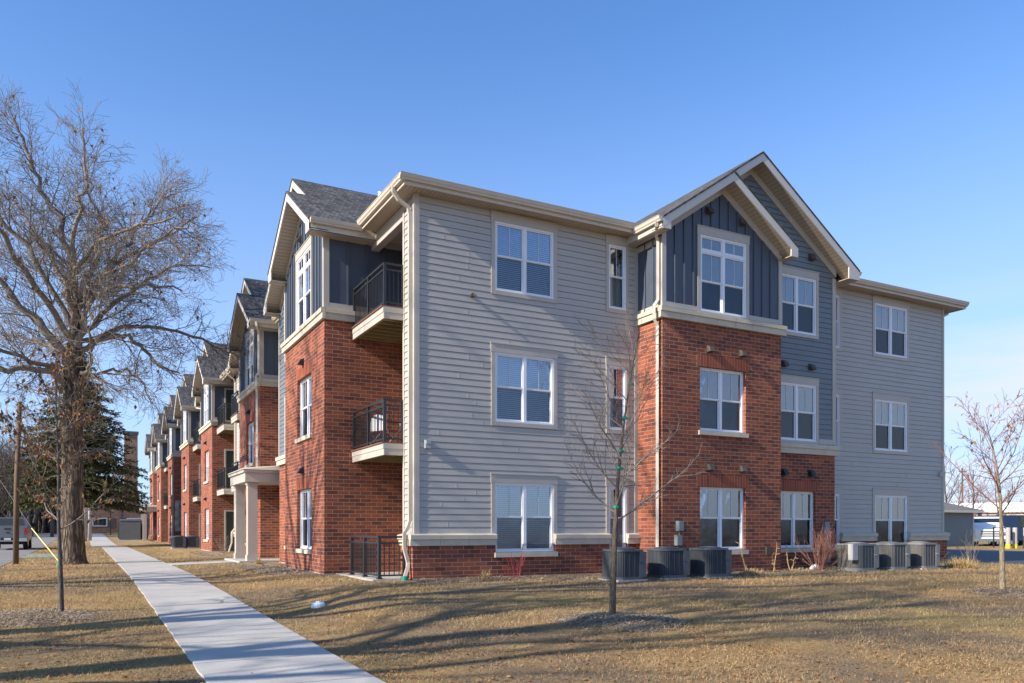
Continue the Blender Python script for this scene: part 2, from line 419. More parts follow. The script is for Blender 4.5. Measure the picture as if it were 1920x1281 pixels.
def strip(name, x0, x1, ys, top, thick, mat, label, cat, gap=0., jag=0.):
    """a path of slabs along Y following the ground"""
    mb = MB(); rs = random.Random(name)
    for a, b in zip(ys[:-1], ys[1:]):
        a2, b2 = a + gap / 2, b - gap / 2
        za, zb = top(a2), top(b2)
        n = 6 if jag else 1
        e = [(a2 + (b2 - a2) * k / n, x0 + (rs.uniform(-jag, jag) if jag else 0)) for k in range(n + 1)]
        if jag:
            e[0] = (a2, x0 + rs.uniform(-jag, jag) * .4); e[-1] = (b2, x0 + rs.uniform(-jag, jag) * .4)
        left = [(x, y, za + (zb - za) * (y - a2) / (b2 - a2)) for y, x in e]
        pts = [(x1, a2, za), (x1, b2, zb)] + left[::-1]
        mb.prism([Vector(p) - Vector((0, 0, thick)) for p in pts], (0, 0, thick))
    o = mb.build(name, mat); return tag(o, label, cat, kind='structure')

strip('sidewalk', 1.05, 2.57, list(np.arange(-6, 62.1, 1.53)), lambda y: zgf(1.8, y) + .028, .12, M['concrete'], 'long pale concrete sidewalk running along the apartment row', 'sidewalk', .02, .012)
strip('sidewalk', .45, 2.15, list(np.arange(62.0, 124, 1.53)), lambda y: zgf(1.8, y) + .030, .12, M['concrete'], 'far stretch of pale sidewalk beyond the jog, by the grey cabinet', 'sidewalk', .012)
def walk_branch():
    mb = MB()
    for a, b in zip(np.arange(2.58, 6.4, 1.25)[:-1], np.arange(2.58, 6.4, 1.25)[1:]):
        za, zb = zgf(a, 29.8) + .03, zgf(b, 29.8) + .03
        mb.hexa([(a, 29.0, za - .1), (b - .01, 29.0, zb - .1), (b - .01, 30.5, zb - .1), (a, 30.5, za - .1), (a, 29.0, za), (b - .01, 29.0, zb), (b - .01, 30.5, zb), (a, 30.5, za)])
    tag(mb.build('path', M['concrete']), 'short concrete path from the sidewalk to the columned porch', 'path', kind='structure')
walk_branch()

def sheet(name, xs, ys, dz, mat, label, cat):
    X, Y = np.meshgrid(xs, ys, indexing='ij'); Z = zg(X, Y) + dz; nx, ny = X.shape
    V = np.stack([X, Y, Z], -1).reshape(-1, 3); i = np.arange(nx * ny).reshape(nx, ny)
    F = np.stack([i[:-1, :-1], i[1:, :-1], i[1:, 1:], i[:-1, 1:]], -1).reshape(-1, 4)
    return tag(mesh_np(name, V, F, mat), label, cat, kind='structure')
sheet('road', np.linspace(-10.6, -2.4, 9), np.linspace(-30, 190, 120), .012, M['road'], 'worn grey street beyond the big oak with a pickup on it', 'road')
sheet('parking_lot', np.linspace(27.2, 43.5, 12), np.linspace(-8, 80, 60), .012, M['lot'], 'dark fresh asphalt lot at the right end of the apartments', 'parking lot')
sheet('crossing_road', np.linspace(-70, -10.8, 24), np.linspace(86, 94, 5), .012, M['road'], 'pale side street far behind the pickup', 'road')

# ------------------------------------------------------------------ windows
WCACHE = {}
def make_window(w, h, kind, transom=0., casing=None, sill=True, blind='closed', twin=True, casefrom=0., dz=.0):
    """meshes in local coordinates: x along the wall, -y outwards, z up from the sill"""
    key = (w, h, transom, casing, sill, blind, twin, casefrom, kind)
    if key in WCACHE: return WCACHE[key]
    f = MB(); g = MB(); bl = MB(); ca = MB(); si = MB(); li = MB()
    hw = w / 2; fr = .045
    hm = h - transom
    units = [(-hw, -.0), (.0, hw)] if twin else [(-hw, hw)]
    # outer frame
    f.box(-hw, hw, 0, .09, h - fr, h); f.box(-hw, hw, -.012, .09, 0, fr * .8)
    f.box(-hw, -hw + fr, .0, .09, fr * .8, h - fr); f.box(hw - fr, hw, .0, .09, fr * .8, h - fr)
    if twin: f.box(-.04, .04, .004, .09, fr * .8, h - fr)
    if transom: f.box(-hw + fr, hw - fr, .006, .09, hm - .03, hm + .05)
    for (a, b) in units:
        a2 = a + (fr if a < -.01 else .04); b2 = b - (fr if b > .01 else .04)
        mid = hm * .50
        top = hm - .03 if transom else h - fr
        # upper sash
        s = .03
        for (z0, z1, y0) in ((mid, top, .022), (fr * .8, mid + .02, .042)):
            f.box(a2, a2 + s, y0, y0 + .03, z0, z1); f.box(b2 - s, b2, y0, y0 + .03, z0, z1)
            f.box(a2 + s, b2 - s, y0, y0 + .03, z1 - s, z1); f.box(a2 + s, b2 - s, y0, y0 + .03, z0, z0 + s + .008)
        xm = (a2 + b2) / 2
        f.box(xm - .005, xm + .005, .036, .042, mid + s + .008, top - s)
        g.box(a2 + s, b2 - s, .046, .05, mid + s + .008, top - s, 0)
        g.box(a2 + s, b2 - s, .062, .066, fr * .8 + s + .008, mid + .02 - s, 1)
        if transom:
            z0, z1 = hm + .05, h - fr
            f.box(a2, a2 + s, .022, .05, z0, z1); f.box(b2 - s, b2, .022, .05, z0, z1); f.box(a2 + s, b2 - s, .022, .05, z0, z0 + s); f.box(a2 + s, b2 - s, .022, .05, z1 - s, z1)
            f.box(xm - .007, xm + .007, .034, .042, z0 + s, z1 - s)
            g.box(a2 + s, b2 - s, .04, .044, z0 + s, z1 - s, 0)
        # blinds
        if blind in ('closed', 'half'):
            zb = .06 if blind == 'closed' else h * .42
            z = h - .06; rs = random.Random(str(key) + str(a)); tl = rs.uniform(.018, .026)
            while z > zb:
                bl.poly([(a2 + .02, .098 + tl / 2, z), (b2 - .02, .098 + tl / 2, z), (b2 - .02, .098 - tl / 2, z - .040), (a2 + .02, .098 - tl / 2, z - .040)]); z -= .0475
            bl.box(a2 + .01, b2 - .01, .10, .14, h - .06, h - .025)
        elif blind == 'curtain':
            n = 14; xs = np.linspace(a2 + .01, b2 - .01, n + 1)
            for i in range(n):
                bl.quad((xs[i], .13 + .02 * (i % 2), .05), (xs[i + 1], .13 + .02 * ((i + 1) % 2), .05), (xs[i + 1], .13 + .02 * ((i + 1) % 2), h - .05), (xs[i], .13 + .02 * (i % 2), h - .05), 2)
        elif blind == 'drape':
            for x0 in (a2 + .05, a2 + (b2 - a2) * .55):
                bl.box(x0, x0 + .09, .12, .15, .05, h - .3, 2)
    # dark room recess behind the blind
    x0, x1, y0, y1, z0, z1 = -hw + .003, hw - .003, .088, .6, .003, h - .003
    bl.quad((x0, y1, z0), (x1, y1, z0), (x1, y1, z1), (x0, y1, z1), 1)
    bl.quad((x0, y0, z0), (x0, y1, z0), (x0, y1, z1), (x0, y0, z1), 1); bl.quad((x1, y0, z0), (x1, y1, z0), (x1, y1, z1), (x1, y0, z1), 1)
    bl.quad((x0, y0, z0), (x1, y0, z0), (x1, y1, z0), (x0, y1, z0), 1); bl.quad((x0, y0, z1), (x1, y0, z1), (x1, y1, z1), (x0, y1, z1), 1)
    parts = []
    if kind == 'siding':
        c = casing or .10; th = .20 if h > 1 else .15; y0, y1 = -.014, .03
        zb = casefrom if casefrom > 0 else -.0
        ca.box(-hw - c, -hw - .001, y0, y1, zb - (.0 if casefrom > 0 else .10), h); ca.box(hw + .001, hw + c, y0, y1, zb - (.0 if casefrom > 0 else .10), h)
        ca.box(-hw - c - .012, hw + c + .012, y0 - .004, y1, h + .001, h + th); ca.box(-hw - c - .025, hw + c + .025, y0 - .02, y1, h + th + .001, h + th + .022)
        if casefrom <= 0: ca.box(-hw, hw, y0 - .003, y1, -.10, -.001)
        else: si.box(-hw - .05, hw + .05, -.13, .06, -.125, -.012)
    else:
        si.box(-hw - .06, hw + .06, -.15, .04, -.125, -.012)
        if kind == 'brick': li.box(-hw - .11, hw + .11, -.0965, -.03, h + .002, h + .305)
    res = (f, g, bl, ca, si, li)
    meshes = []
    for mb, nm, mats in ((f, 'window', [M['vinyl']]), (g, 'pane', [M['glass'], M['screenglass']]), (bl, 'blind', [M['blind'], M['inside'], M['curtain']]), (ca, 'casing', [M['trim']]), (si, 'sill', [M['stone']]), (li, 'lintel', [M['soldier']])):
        if not mb.f: meshes.append(None); continue
        o = mb.build(nm, mats); me = o.data; bpy.data.objects.remove(o); meshes.append((nm, me))
    WCACHE[key] = meshes
    return meshes

def place_window(parent, axis, plane, s, z, n, **kw):
    ms = make_window(**kw)
    base = Vector(parent.location)
    loc = Vector((s, plane - n, z)) if axis == 'Y' else Vector((plane - n, s, z))
    f = bpy.data.objects.new('window', ms[0][1]); COL.objects.link(f); f.parent = parent; f.location = loc - base
    f.rotation_euler = (0, 0, 0 if axis == 'Y' else R(-90))
    for m in ms[1:]:
        if m is None: continue
        c = bpy.data.objects.new(m[0], m[1]); COL.objects.link(c); c.parent = f
    return f

# ------------------------------------------------------------------ wall builders
def subtract(iv, cuts):
    out = [iv]
    for c0, c1 in cuts:
        nx = []
        for a, b in out:
            if c1 <= a or c0 >= b: nx.append((a, b)); continue
            if c0 > a: nx.append((a, c0))
            if c1 < b: nx.append((c1, b))
        out = nx
    return [i for i in out if i[1] - i[0] > 1e-4]

def panel(mb, P, s0, s1, z0, top, ops=(), n=0., brk=(), mi=0, reveal=0., rmi=0):
    """flat wall with rectangular openings; top is a number or function of s"""
    tf = top if callable(top) else (lambda s: top)
    bs = sorted(set([round(x, 5) for x in [s0, s1] + [o[0] for o in ops] + [o[1] for o in ops] + list(brk) if s0 - 1e-6 <= x <= s1 + 1e-6]))
    for a, b in zip(bs[:-1], bs[1:]):
        m = (a + b) / 2
        zs = [(o[2], o[3]) for o in ops if o[0] < m < o[1]]
        segs = []; cur = z0
        for o0, o1 in sorted(zs):
            if o0 > cur: segs.append((cur, o0))
            cur = max(cur, o1)
        for q0, q1 in segs: mb.quad(P(a, n, q0), P(b, n, q0), P(b, n, q1), P(a, n, q1), mi)
        if min(tf(a), tf(b)) > cur - 1e-6 or max(tf(a), tf(b)) > cur + 1e-4:
            pts = [P(a, n, cur), P(b, n, cur)]
            if tf(b) > cur + 1e-4: pts.append(P(b, n, tf(b)))
            if tf(a) > cur + 1e-4: pts.append(P(a, n, tf(a)))
            if len(pts) > 2: mb.poly(pts, mi)
    if reveal:
        for o in ops:
            a, b, c, d = o[:4]; e = n - reveal
            c2 = max(c, z0)
            mb.quad(P(a, n, c2), P(a, e, c2), P(a, e, d), P(a, n, d), rmi); mb.quad(P(b, n, c2), P(b, e, c2), P(b, e, d), P(b, n, d), rmi)
            mb.quad(P(a, n, d), P(b, n, d), P(b, e, d), P(a, e, d), rmi); mb.quad(P(a, n, c2), P(b, n, c2), P(b, e, c2), P(a, e, c2), rmi)

def lap(mb, P, s0, s1, z0, z1, ops=(), e=.15, t=.012, lim=None, mi=0, joints=None):
    k = 0; z = z0
    rs = random.Random(joints) if joints else None
    while z < z1 - 1e-4:
        zt = min(z + e, z1)
        bz = sorted(set([z, zt] + [q for o in ops for q in (o[2], o[3]) if z < q < zt]))
        for a, b in zip(bz[:-1], bz[1:]):
            m = (a + b) / 2
            l0, l1 = (s0, s1) if lim is None else lim(m)
            l0, l1 = max(l0, s0), min(l1, s1)
            if l1 - l0 < .02: continue
            na = t - (t - .002) * (a - z) / e; nb = t - (t - .002) * (b - z) / e
            for p, q in subtract((l0, l1), [(o[0], o[1]) for o in ops if o[2] < m < o[3]]):
                bb = b
                if b == zt and b - a > .04:
                    bb = b - .013; nq = t - (t - .002) * (bb - z) / e
                    mb.quad(P(p, na, a), P(q, na, a), P(q, nq, bb), P(p, nq, bb), mi)
                    mb.quad(P(p, nq, bb), P(q, nq, bb), P(q, -.016, bb), P(p, -.016, bb), mi); mb.quad(P(p, -.016, bb), P(q, -.016, bb), P(q, -.016, b), P(p, -.016, b), mi)
                else: mb.quad(P(p, na, a), P(q, na, a), P(q, nb, b), P(p, nb, b), mi)
                if a == z: mb.quad(P(p, -.016, a), P(q, -.016, a), P(q, na, a), P(p, na, a), mi)
                if rs and q - p > 2.0 and a == z and rs.random() < .55:
                    x = rs.uniform(p + .3, q - .3)
                    mb.hexa([P(x, 0, a), P(x + .009, 0, a), P(x + .009, na + .005, a), P(x, na + .005, a), P(x, 0, b - .014), P(x + .009, 0, b - .014), P(x + .009, nb + .005, b - .014), P(x, nb + .005, b - .014)], mi)
        z = zt
    # backing sheet
    return

def battens(mb, P, s0, s1, z0, top, ops=(), step=.31, w=.05, d=.03):
    tf = top if callable(top) else (lambda s: top)
    n = max(1, round((s1 - s0) / step)); st = (s1 - s0) / n
    for i in range(1, n):
        s = s0 + i * st
        for a, b in subtract((z0, min(tf(s - w / 2), tf(s + w / 2))), [(o[2] - .12, o[3] + .22) for o in ops if o[0] - .1 < s < o[1] + .1]):
            if b - a > .03: mb.pbox(P, s - w / 2, s + w / 2, 0, d, a, b)

def band(mb, P, s0, s1, z0, z1, n, n0=0., step=.62, cuts=()):
    """two tiered cast stone course with open joints and a sloping top"""
    zm = z0 + (z1 - z0) * .52
    for a, b in subtract((s0, s1), cuts):
        k = max(1, round((b - a) / step)); st = (b - a) / k
        for i in range(k):
            p, q = a + i * st + (.003 if i else 0), a + (i + 1) * st - (.003 if i < k - 1 else 0)
            mb.pbox(P, p, q, n0, n - .035, z0, zm)
            mb.hexa([P(p, n0, zm), P(q, n0, zm), P(q, n, zm), P(p, n, zm), P(p, n0, z1), P(q, n0, z1), P(q, n, z1 - .04), P(p, n, z1 - .04)])

def gutter(mb, p0, p1, out, z):
    """K-profile gutter between two plan points, projecting towards out; z is the top of the back"""
    p0 = Vector((*p0, 0)); p1 = Vector((*p1, 0)); o = Vector((*out, 0)).normalized()
    prof = [(0, -.13), (.075, -.13), (.082, -.10), (.105, -.075), (.118, -.04), (.118, -.012), (.13, -.012), (.13, 0), (.118, 0), (.112, -.012), (0.0, -.012)]
    pts = [p0 + o * a + Vector((0, 0, z + b)) for a, b in prof]
    mb.prism(pts, p1 - p0)

def downspout(bp, pts, r=.052, name='downspout'):
    mb = MB(); mb.tube(pts, r, 4, rot=R(45), flat=1.0)
    return mb.build(name, M['gutter'], bp, world=True)

def gable_roof(bld, P, c, half, ze, slope, nf, nbl, nbr, wallw, left_from=None, thick=.05, ov=.0, soff_back=0.0):
    """roof with ridge running inwards; nf = how far it stands out, nbl/nbr = how far back each slope runs"""
    zp = ze + slope * half
    rm = MB(); bm = MB(); sm = MB(); tm = MB()
    L0, R0 = c - half, c + half
    for sgn, nb in ((-1, nbl), (1, nbr)):
        e = c + sgn * half
        def top(s): return zp - slope * abs(s - c)
        e0 = e + sgn * .012
        rm.hexa([P(e, nf + .02, ze - thick), P(c, nf + .02, zp - thick), P(c, nb, zp - thick), P(e, nb, ze - thick), P(e, nf + .02, ze), P(c, nf + .02, zp), P(c, nb, zp), P(e, nb, ze)])
        # barge board
        q = e
        if sgn < 0 and left_from is not None: q = left_from
        d0, d1 = .035, .27
        bm.hexa([P(q, nf - .04, top(q) - d1), P(c, nf - .04, zp - d1), P(c, nf, zp - d1), P(q, nf, top(q) - d1), P(q, nf - .04, top(q) - d0), P(c, nf - .04, zp - d0), P(c, nf, zp - d0), P(q, nf, top(q) - d0)])
        # raking soffit under the overhang
        sm.hexa([P(q, .0, top(q) - .245), P(c, .0, zp - .245), P(c, nf - .04, zp - .245), P(q, nf - .04, top(q) - .245), P(q, .0, top(q) - .225), P(c, .0, zp - .225), P(c, nf - .04, zp - .225), P(q, nf - .04, top(q) - .225)])
        # frieze board against the wall
        w = min(wallw, half)
        q2 = c + sgn * w
        if sgn < 0 and left_from is not None: q2 = left_from
        tm.hexa([P(q2, 0, top(q2) - .45), P(c, 0, zp - .45), P(c, .042, zp - .45), P(q2, .042, top(q2) - .45), P(q2, 0, top(q2) - .246), P(c, 0, zp - .246), P(c, .042, zp - .246), P(q2, .042, top(q2) - .246)])
        if not (sgn < 0 and left_from is not None):
            fa = MB(); e2 = e - sgn * .032; a_, b_ = sorted((e, e2)); fa.pbox(P, a_, b_, -soff_back, nf - .045, ze - .292, ze - .02 - thick * .0); fa.build('fascia', M['gutter'], bld, world=True)
        # closed eave end
        if not (sgn < 0 and left_from is not None):
            i = c + sgn * (wallw)
            if abs(i - e) > .03:
                a, b = sorted((i, e))
                sm.pbox(P, a, b, min(-soff_back, 0), nf - .045, ze - .29, ze - .27)
                pts = [P(e, nf - .037, ze - .29), P(e, nf - .037, ze - .05), P(i, nf - .037, top(i) - .268), P(i, nf - .037, ze - .29)]
                bm.prism(pts, Vector(P(0, nf - .003, 0)) - Vector(P(0, nf - .037, 0)))
    rm.build('roof', M['shingle'], bld, world=True)
    bm.build('barge_board', M['barge'], bld, world=True)
    sm.build('soffit', M['soffit_across'], bld, world=True)
    tm.build('frieze_board', M['trim'], bld, world=True)

def vent_hood(bld, P, s, z, mat, n=0., proj=.16):
    mb = MB(); w = .085
    mb.hexa([P(s - w, n, z - .06), P(s + w, n, z - .06), P(s + w, n + proj, z - .06), P(s - w, n + proj, z - .06), P(s - w, n, z + .11), P(s + w, n, z + .11), P(s + w * .9, n + proj * .55, z + .085), P(s - w * .9, n + proj * .55, z + .085)])
    mb.pbox(P, s - w - .02, s + w + .02, n, n + .012, z - .08, z + .12)
    mb.build('exhaust_vent', mat, bld, world=True)

def railing(mb, pts, z0, z1, posts, base=False):
    """top rail, second rail, bottom rail, posts and balusters along plan points"""
    for si, ((x0, y0), (x1, y1)) in enumerate(zip(pts[:-1], pts[1:])):
        if si: z1 = z1 - .0025; z0 = z0 + .0
        a = Vector((x0, y0, 0)); b = Vector((x1, y1, 0)); L = (b - a).length; u = (b - a) / L; v = Vector((-u.y, u.x, 0))
        def bar(p, q, w, za, zb):
            mb.hexa([p - v * w + Vector((0, 0, za)), q - v * w + Vector((0, 0, za)), q + v * w + Vector((0, 0, za)), p + v * w + Vector((0, 0, za)), p - v * w + Vector((0, 0, zb)), q - v * w + Vector((0, 0, zb)), q + v * w + Vector((0, 0, zb)), p + v * w + Vector((0, 0, zb))])
        e_ = u * (.031 if si else 0)
        bar(a + e_, b, .028, z1 - .045, z1); bar(a + e_, b, .02, z1 - .175, z1 - .14); bar(a + e_, b, .02, z0 + .06, z0 + .095)
        n = int(L / .105)
        for i in range(1, n):
            c = a + u * (L * i / n); bar(c - u * .008, c + u * .008, .008, z0 + .095, z1 - .175)
        k = max(1, round(L / posts))
        for i in range(1 if si else 0, k + 1):
            c = a + u * (L * i / k); bar(c - u * .03, c + u * .03, .03, z0, z1 - .045)
            if base: bar(c - u * .06, c + u * .06, .06, z0, z0 + .02); bar(c - u * .045, c + u * .045, .045, z0 + .02, z0 + .05)

# ------------------------------------------------------------------ the apartment building
XA, YA = 6.57, 16.95
ZS = 8.72                       # soffit
BLD = empty('apartment_building', (XA, YA, 0), label='long three storey brick and cream siding apartment row with gabled bays', cat='building')
def B(mb, name, mat, smooth=False): return mb.build(name, mat, BLD, world=True, smooth=smooth)
W16 = 1.60; H16 = 1.64
FZ = (.61, 3.71, 6.82)

class CB_:
    def pbox(self, *a):
        m = MB(); m.pbox(*a); B(m, 'corner_board', M['trim'])

def corner_board(P, s0, s1, z0, z1, n=.03):
    mb = MB(); mb.pbox(P, s0, s1, 0, n, z0, z1); B(mb, 'corner_board', M['trim'])

def siding_end(y, s0, s1, wins, narrow, ledge_cuts, bkey, band_ends=(0, 0), cbl=True, cbr=True):
    P = PY(y)
    ops = []
    for c, w in wins + narrow:
        for z in FZ: ops.append((c - w / 2, c + w / 2, z, z + H16))
    mb = MB(); lap(mb, P, s0, s1, 1.05, ZS, ops, joints=bkey)
    panel(mb, P, s0, s1, .6, ZS, ops, n=-.017)
    B(mb, 'siding_wall', M['siding'])
    bm = MB()
    bops = [(c - w / 2 - .012, c + w / 2 + .012, .485, .80) for c, w in wins + narrow]
    panel(bm, P, s0 - band_ends[0], s1 + band_ends[1], .0, .80, bops, n=.075, reveal=.09)
    if band_ends[1]: 
        bm.quad(P(s1 + .075, .075, 0), P(s1 + .075, -2, 0), P(s1 + .075, -2, .8), P(s1 + .075, .075, .8))
    B(bm, 'brick_wall', M['brick'])
    fm = MB(); fm.pbox(P, s0 - band_ends[0], s1, 0, .085, -.5, .035); B(fm, 'foundation', M['foundation'])
    for a_, b_ in subtract((s0 - band_ends[0] * 2, s1 + band_ends[1] * 2), [(c - w / 2, c + w / 2) for c, w in wins + narrow]):
        sm = MB(); band(sm, P, a_, b_, .775, 1.055, .15, step=.75); B(sm, 'stone_band', M['stone'])
    if cbl: corner_board(P, s0, s0 + .10, 1.05, ZS)
    if cbr: corner_board(P, s1 - .10, s1, 1.05, ZS)
    kinds = {}
    for c, w in wins:
        for k, z in enumerate(FZ):
            place_window(BLD, 'Y', y, c, z, .016, w=w, h=H16, kind='siding', casefrom=.445 if k == 0 else 0., blind=('curtain' if bkey == 'right' else 'closed', 'closed', 'closed')[k])
    for c, w in narrow:
        for k, z in enumerate(FZ):
            place_window(BLD, 'Y', y, c, z, .016, w=w, h=H16, kind='siding', casing=.08, twin=False, casefrom=.445 if k == 0 else 0., blind='curtain' if k == 2 else 'closed')

# left siding part of the end wall and its return beside the balconies
siding_end(16.95, XA, 12.77, [(9.395, 1.62)], [(12.12, .54)], None, 'left', band_ends=(.075, 0), cbr=True)
P = PX(XA); mb = MB()
lap(mb, P, 16.95, 17.66, 1.05, ZS, t=.02); panel(mb, P, 16.95, 17.66, .6, ZS, n=-.017)
P2 = lambda s, n, z: (s, 17.66 + n, z)
panel(mb, P2, XA, 7.9, 0, ZS)
B(mb, 'siding_wall', M['siding'])
corner_board(P, 16.95 - .028, 17.04, 1.05, ZS); corner_board(P, 17.57, 17.66, 1.05, ZS)
bm = MB(); panel(bm, P, 16.875, 17.66, 0, .8, n=.075); B(bm, 'brick_wall', M['brick'])
sm = MB(); band(sm, P, 16.952, 17.70, .775, 1.055, .15); B(sm, 'stone_band', M['stone'])

# brick bump on the end wall
P = PY(15.92); XB0, XB1 = 12.77, 16.87; CB = 14.78
ops = [(CB - .79, CB + .79, z, z + H16) for z in FZ[:2]]
mb = MB(); panel(mb, P, XB0, XB1, 0, 6.50, ops, reveal=.10)
PL = PX(XB0); panel(mb, PL, 15.92, 16.95, 0, 6.50)
PR = lambda s, n, z: (XB1 + n, s, z); panel(mb, PR, 15.92, 16.55, 0, 6.50)
B(mb, 'brick_wall', M['brick'])
fm = MB(); fm.box(XB0 - .005, XB1 + .005, 15.912, 16.9, -.5, .03); B(fm, 'foundation', M['foundation'])
for a_ in ((P, XB0 - .12, XB1 + .12), (PL, 15.93, 16.95), (PR, 15.93, 16.54)):
    sm = MB(); band(sm, *a_, 6.45, 6.75, .12); B(sm, 'stone_band', M['stone'])
SL = .687
gt = lambda c, ze, half, s_: (lambda s: ze + s_ * (half - abs(s - c)) - .24)
tf = gt(14.73, 8.79, 2.30, SL)
wop = (CB - .79, CB + .79, 6.78, 8.75)
mb = MB(); panel(mb, P, XB0, XB1, 6.75, tf, [wop], brk=[14.73])
battens(mb, P, XB0 + .1, XB1 - .1, 6.87, lambda s: tf(s) - .12, [wop])
panel(mb, PL, 15.92, 16.95, 6.75, 8.7); battens(mb, PL, 15.92, 16.95, 6.75, 8.6)
panel(mb, PR, 15.92, 16.55, 6.75, 8.7)
B(mb, 'board_wall', M['board'])
cb = CB_()
cb.pbox(P, XB0 - .028, XB0 + .10, 0, .028, 6.75, 8.65); cb.pbox(P, XB1 - .10, XB1 + .028, 0, .028, 6.75, 8.65); cb.pbox(P, XB0 + .10, CB - .90, 0, .026, 6.75, 6.87); cb.pbox(P, CB + .90, XB1 - .1, 0, .026, 6.75, 6.87)
cb.pbox(PL, 15.92, 16.02, 0, .028, 6.75, 8.5); cb.pbox(PL, 16.02, 16.95, 0, .026, 6.75, 6.83); cb.pbox(PL, 16.02, 16.95, 0, .026, 8.35, 8.5)

place_window(BLD, 'Y', 15.92, CB, 6.78, .016, w=1.58, h=1.97, kind='siding', transom=.42, blind='closed')
for k in (0, 1): place_window(BLD, 'Y', 15.92, CB, FZ[k], -.09, w=1.58, h=H16, kind='brick', blind='closed')
for z, n in ((5.80, 0), (2.74, 0)):
    for s in (14.30, 15.42): vent_hood(BLD, P, s, z, M['tanvent'])
vent_hood(BLD, P, 14.27, 9.38, M['tanvent']); vent_hood(BLD, P, 15.38, 9.28, M['tanvent'])
gable_roof(BLD, P, 14.73, 2.30, 8.79, SL, .46, -.115, -.60, 2.05, soff_back=1.02)

# slate siding part with the taller gable
P = PY(16.54); XC0, XC1 = 16.87, 19.74; CC = 18.15
ops = [(CC - .78, CC + .78, z, z + H16) for z in FZ]
mb = MB(); panel(mb, P, XC0, XC1, 0, 3.33, ops[:1], reveal=.10)
PR = lambda s, n, z: (XC1 + n, s, z); panel(mb, PR, 16.54, 17.4, 0, 3.33)
B(mb, 'brick_wall', M['brick'])
fm = MB(); fm.box(XC0 + .01, XC1 + .005, 16.532, 17.2, -.5, .03); B(fm, 'foundation', M['foundation'])
for a_ in ((P, XC0, XC1 + .12), (PR, 16.55, 17.3)):
    sm = MB(); band(sm, *a_, 3.33, 3.65, .12); B(sm, 'stone_band', M['stone'])
RC, RH = 16.33, 3.88
tfr = gt(RC, 8.79, RH, SL)
def limr(z):
    d = RH - (z + .20 - 8.79) / SL
    return (RC - d, RC + d) if z > 8.5 else (-99, 99)
mb = MB(); lap(mb, P, XC0, XC1, 3.65, 8.60, ops[1:]); lap(mb, P, 12.5, XC1, 8.60, 11.2, lim=limr)
panel(mb, P, XC0, XC1, 3.6, tfr, ops[1:], n=-.017); panel(mb, P, 13.2, XC0, 8.5, tfr, brk=[RC], n=-.017)
lap(mb, PR, 16.54, 17.3, 3.65, 8.6)
B(mb, 'siding_wall', M['greysiding'])
cb = CB_(); cb.pbox(P, XC1 - .12, XC1 + .028, 0, .028, 3.65, 8.6); cb.pbox(PR, 16.54, 16.64, 0, .03, 3.65, 8.6); cb.pbox(P, CC + .9, XC1 - .12, 0, .026, 3.65, 3.80); 
place_window(BLD, 'Y', 16.54, CC, FZ[2], .016, w=1.56, h=H16, kind='siding', blind='closed')
place_window(BLD, 'Y', 16.54, CC, FZ[1], .016, w=1.56, h=H16, kind='siding', blind='closed')
place_window(BLD, 'Y', 16.54, CC, FZ[0], -.09, w=1.56, h=H16, kind='brick', blind='closed')
vent_hood(BLD, P, 18.72, 9.06, M['tanvent'])
for s in (17.62, 18.72): vent_hood(BLD, P, s, 5.86, M['tanvent']); vent_hood(BLD, P, s, 2.76, M['blackvent'])
gable_roof(BLD, P, RC, RH, 8.79, SL, .50, -7.5, -7.5, 3.43, left_from=14.73, soff_back=.8)

# right siding part
siding_end(17.3, XC1, 26.05, [(23.3, 1.61)], [(20.58, .54)], None, 'right', band_ends=(0, .075), cbl=False)
mb = MB(); PE = lambda s, n, z: (26.05 + n, s, z)
lap(mb, PE, 17.3, 91, 1.05, ZS); panel(mb, PE, 17.3, 91, 0, ZS, n=-.017)
mb.quad((XA, 91, 0), (26.05, 91, 0), (26.05, 91, ZS), (XA, 91, ZS)); B(mb, 'siding_wall', M['siding'])

# main roof, flat soffits, fascia and gutters
EX0, EX1, EYL, EYR, ZE = 6.17, 26.68, 16.55, 16.90, 8.90
mb = MB(); sl = .30; xm = (EX0 + EX1) / 2; hz = lambda y, y0: ZE + sl * (y - y0)
yl = EYL + (xm - EX0); zr = ZE + sl * (xm - EX0)
mb.poly([(EX0, EYL, ZE), (xm, EYL, ZE), (xm, yl, zr)])
mb.poly([(xm, EYR, ZE), (EX1, EYR, ZE), (xm, EYR + (EX1 - xm), zr)])
mb.poly([(EX0, EYL, ZE), (xm, yl, zr), (xm, 91.4, zr), (EX0, 91.4, ZE)])
mb.poly([(EX1, EYR, ZE), (EX1, 91.4, ZE), (xm, 91.4, zr), (xm, EYR + (EX1 - xm), zr)])
mb.poly([(EX0, 91.4, ZE), (xm, 91.4, zr), (EX1, 91.4, ZE)])
B(mb, 'roof', M['shingle'])
mb = MB(); mb.tube([(7.12, 21.0, 9.2), (7.12, 21.0, 10.36)], .05, 10); B(mb, 'vent_pipe', M['whiteplastic'], True)
def gut(p0, p1, out, z):
    m = MB(); gutter(m, p0, p1, out, z); B(m, 'gutter', M['gutter'])
def bx(name, mat, *a):
    m = MB(); m.box(*a); B(m, name, M[mat])
def eave_y(x0, x1, ye, yw, g0=0.):
    bx('soffit', 'soffit', x0, x1, ye + .03, yw, ZS, ZS + .015); bx('fascia', 'gutter', x0, x1, ye, ye + .03, ZS - .02, ZE - .004)
    gut((x0 - g0, ye - .001), (x1, ye - .001), (0, -1), ZE + .01)
def eave_x(y0, y1, xe=EX0, xw=XA):
    bx('soffit', 'soffit_across', xe + .03, xw, max(y0, 16.951), y1, ZS, ZS + .015); bx('fascia', 'gutter', xe, xe + .03, y0, y1, ZS - .02, ZE - .004)
    gut((xe - .001, y0), (xe - .001, y1), (-1, 0), ZE + .01)
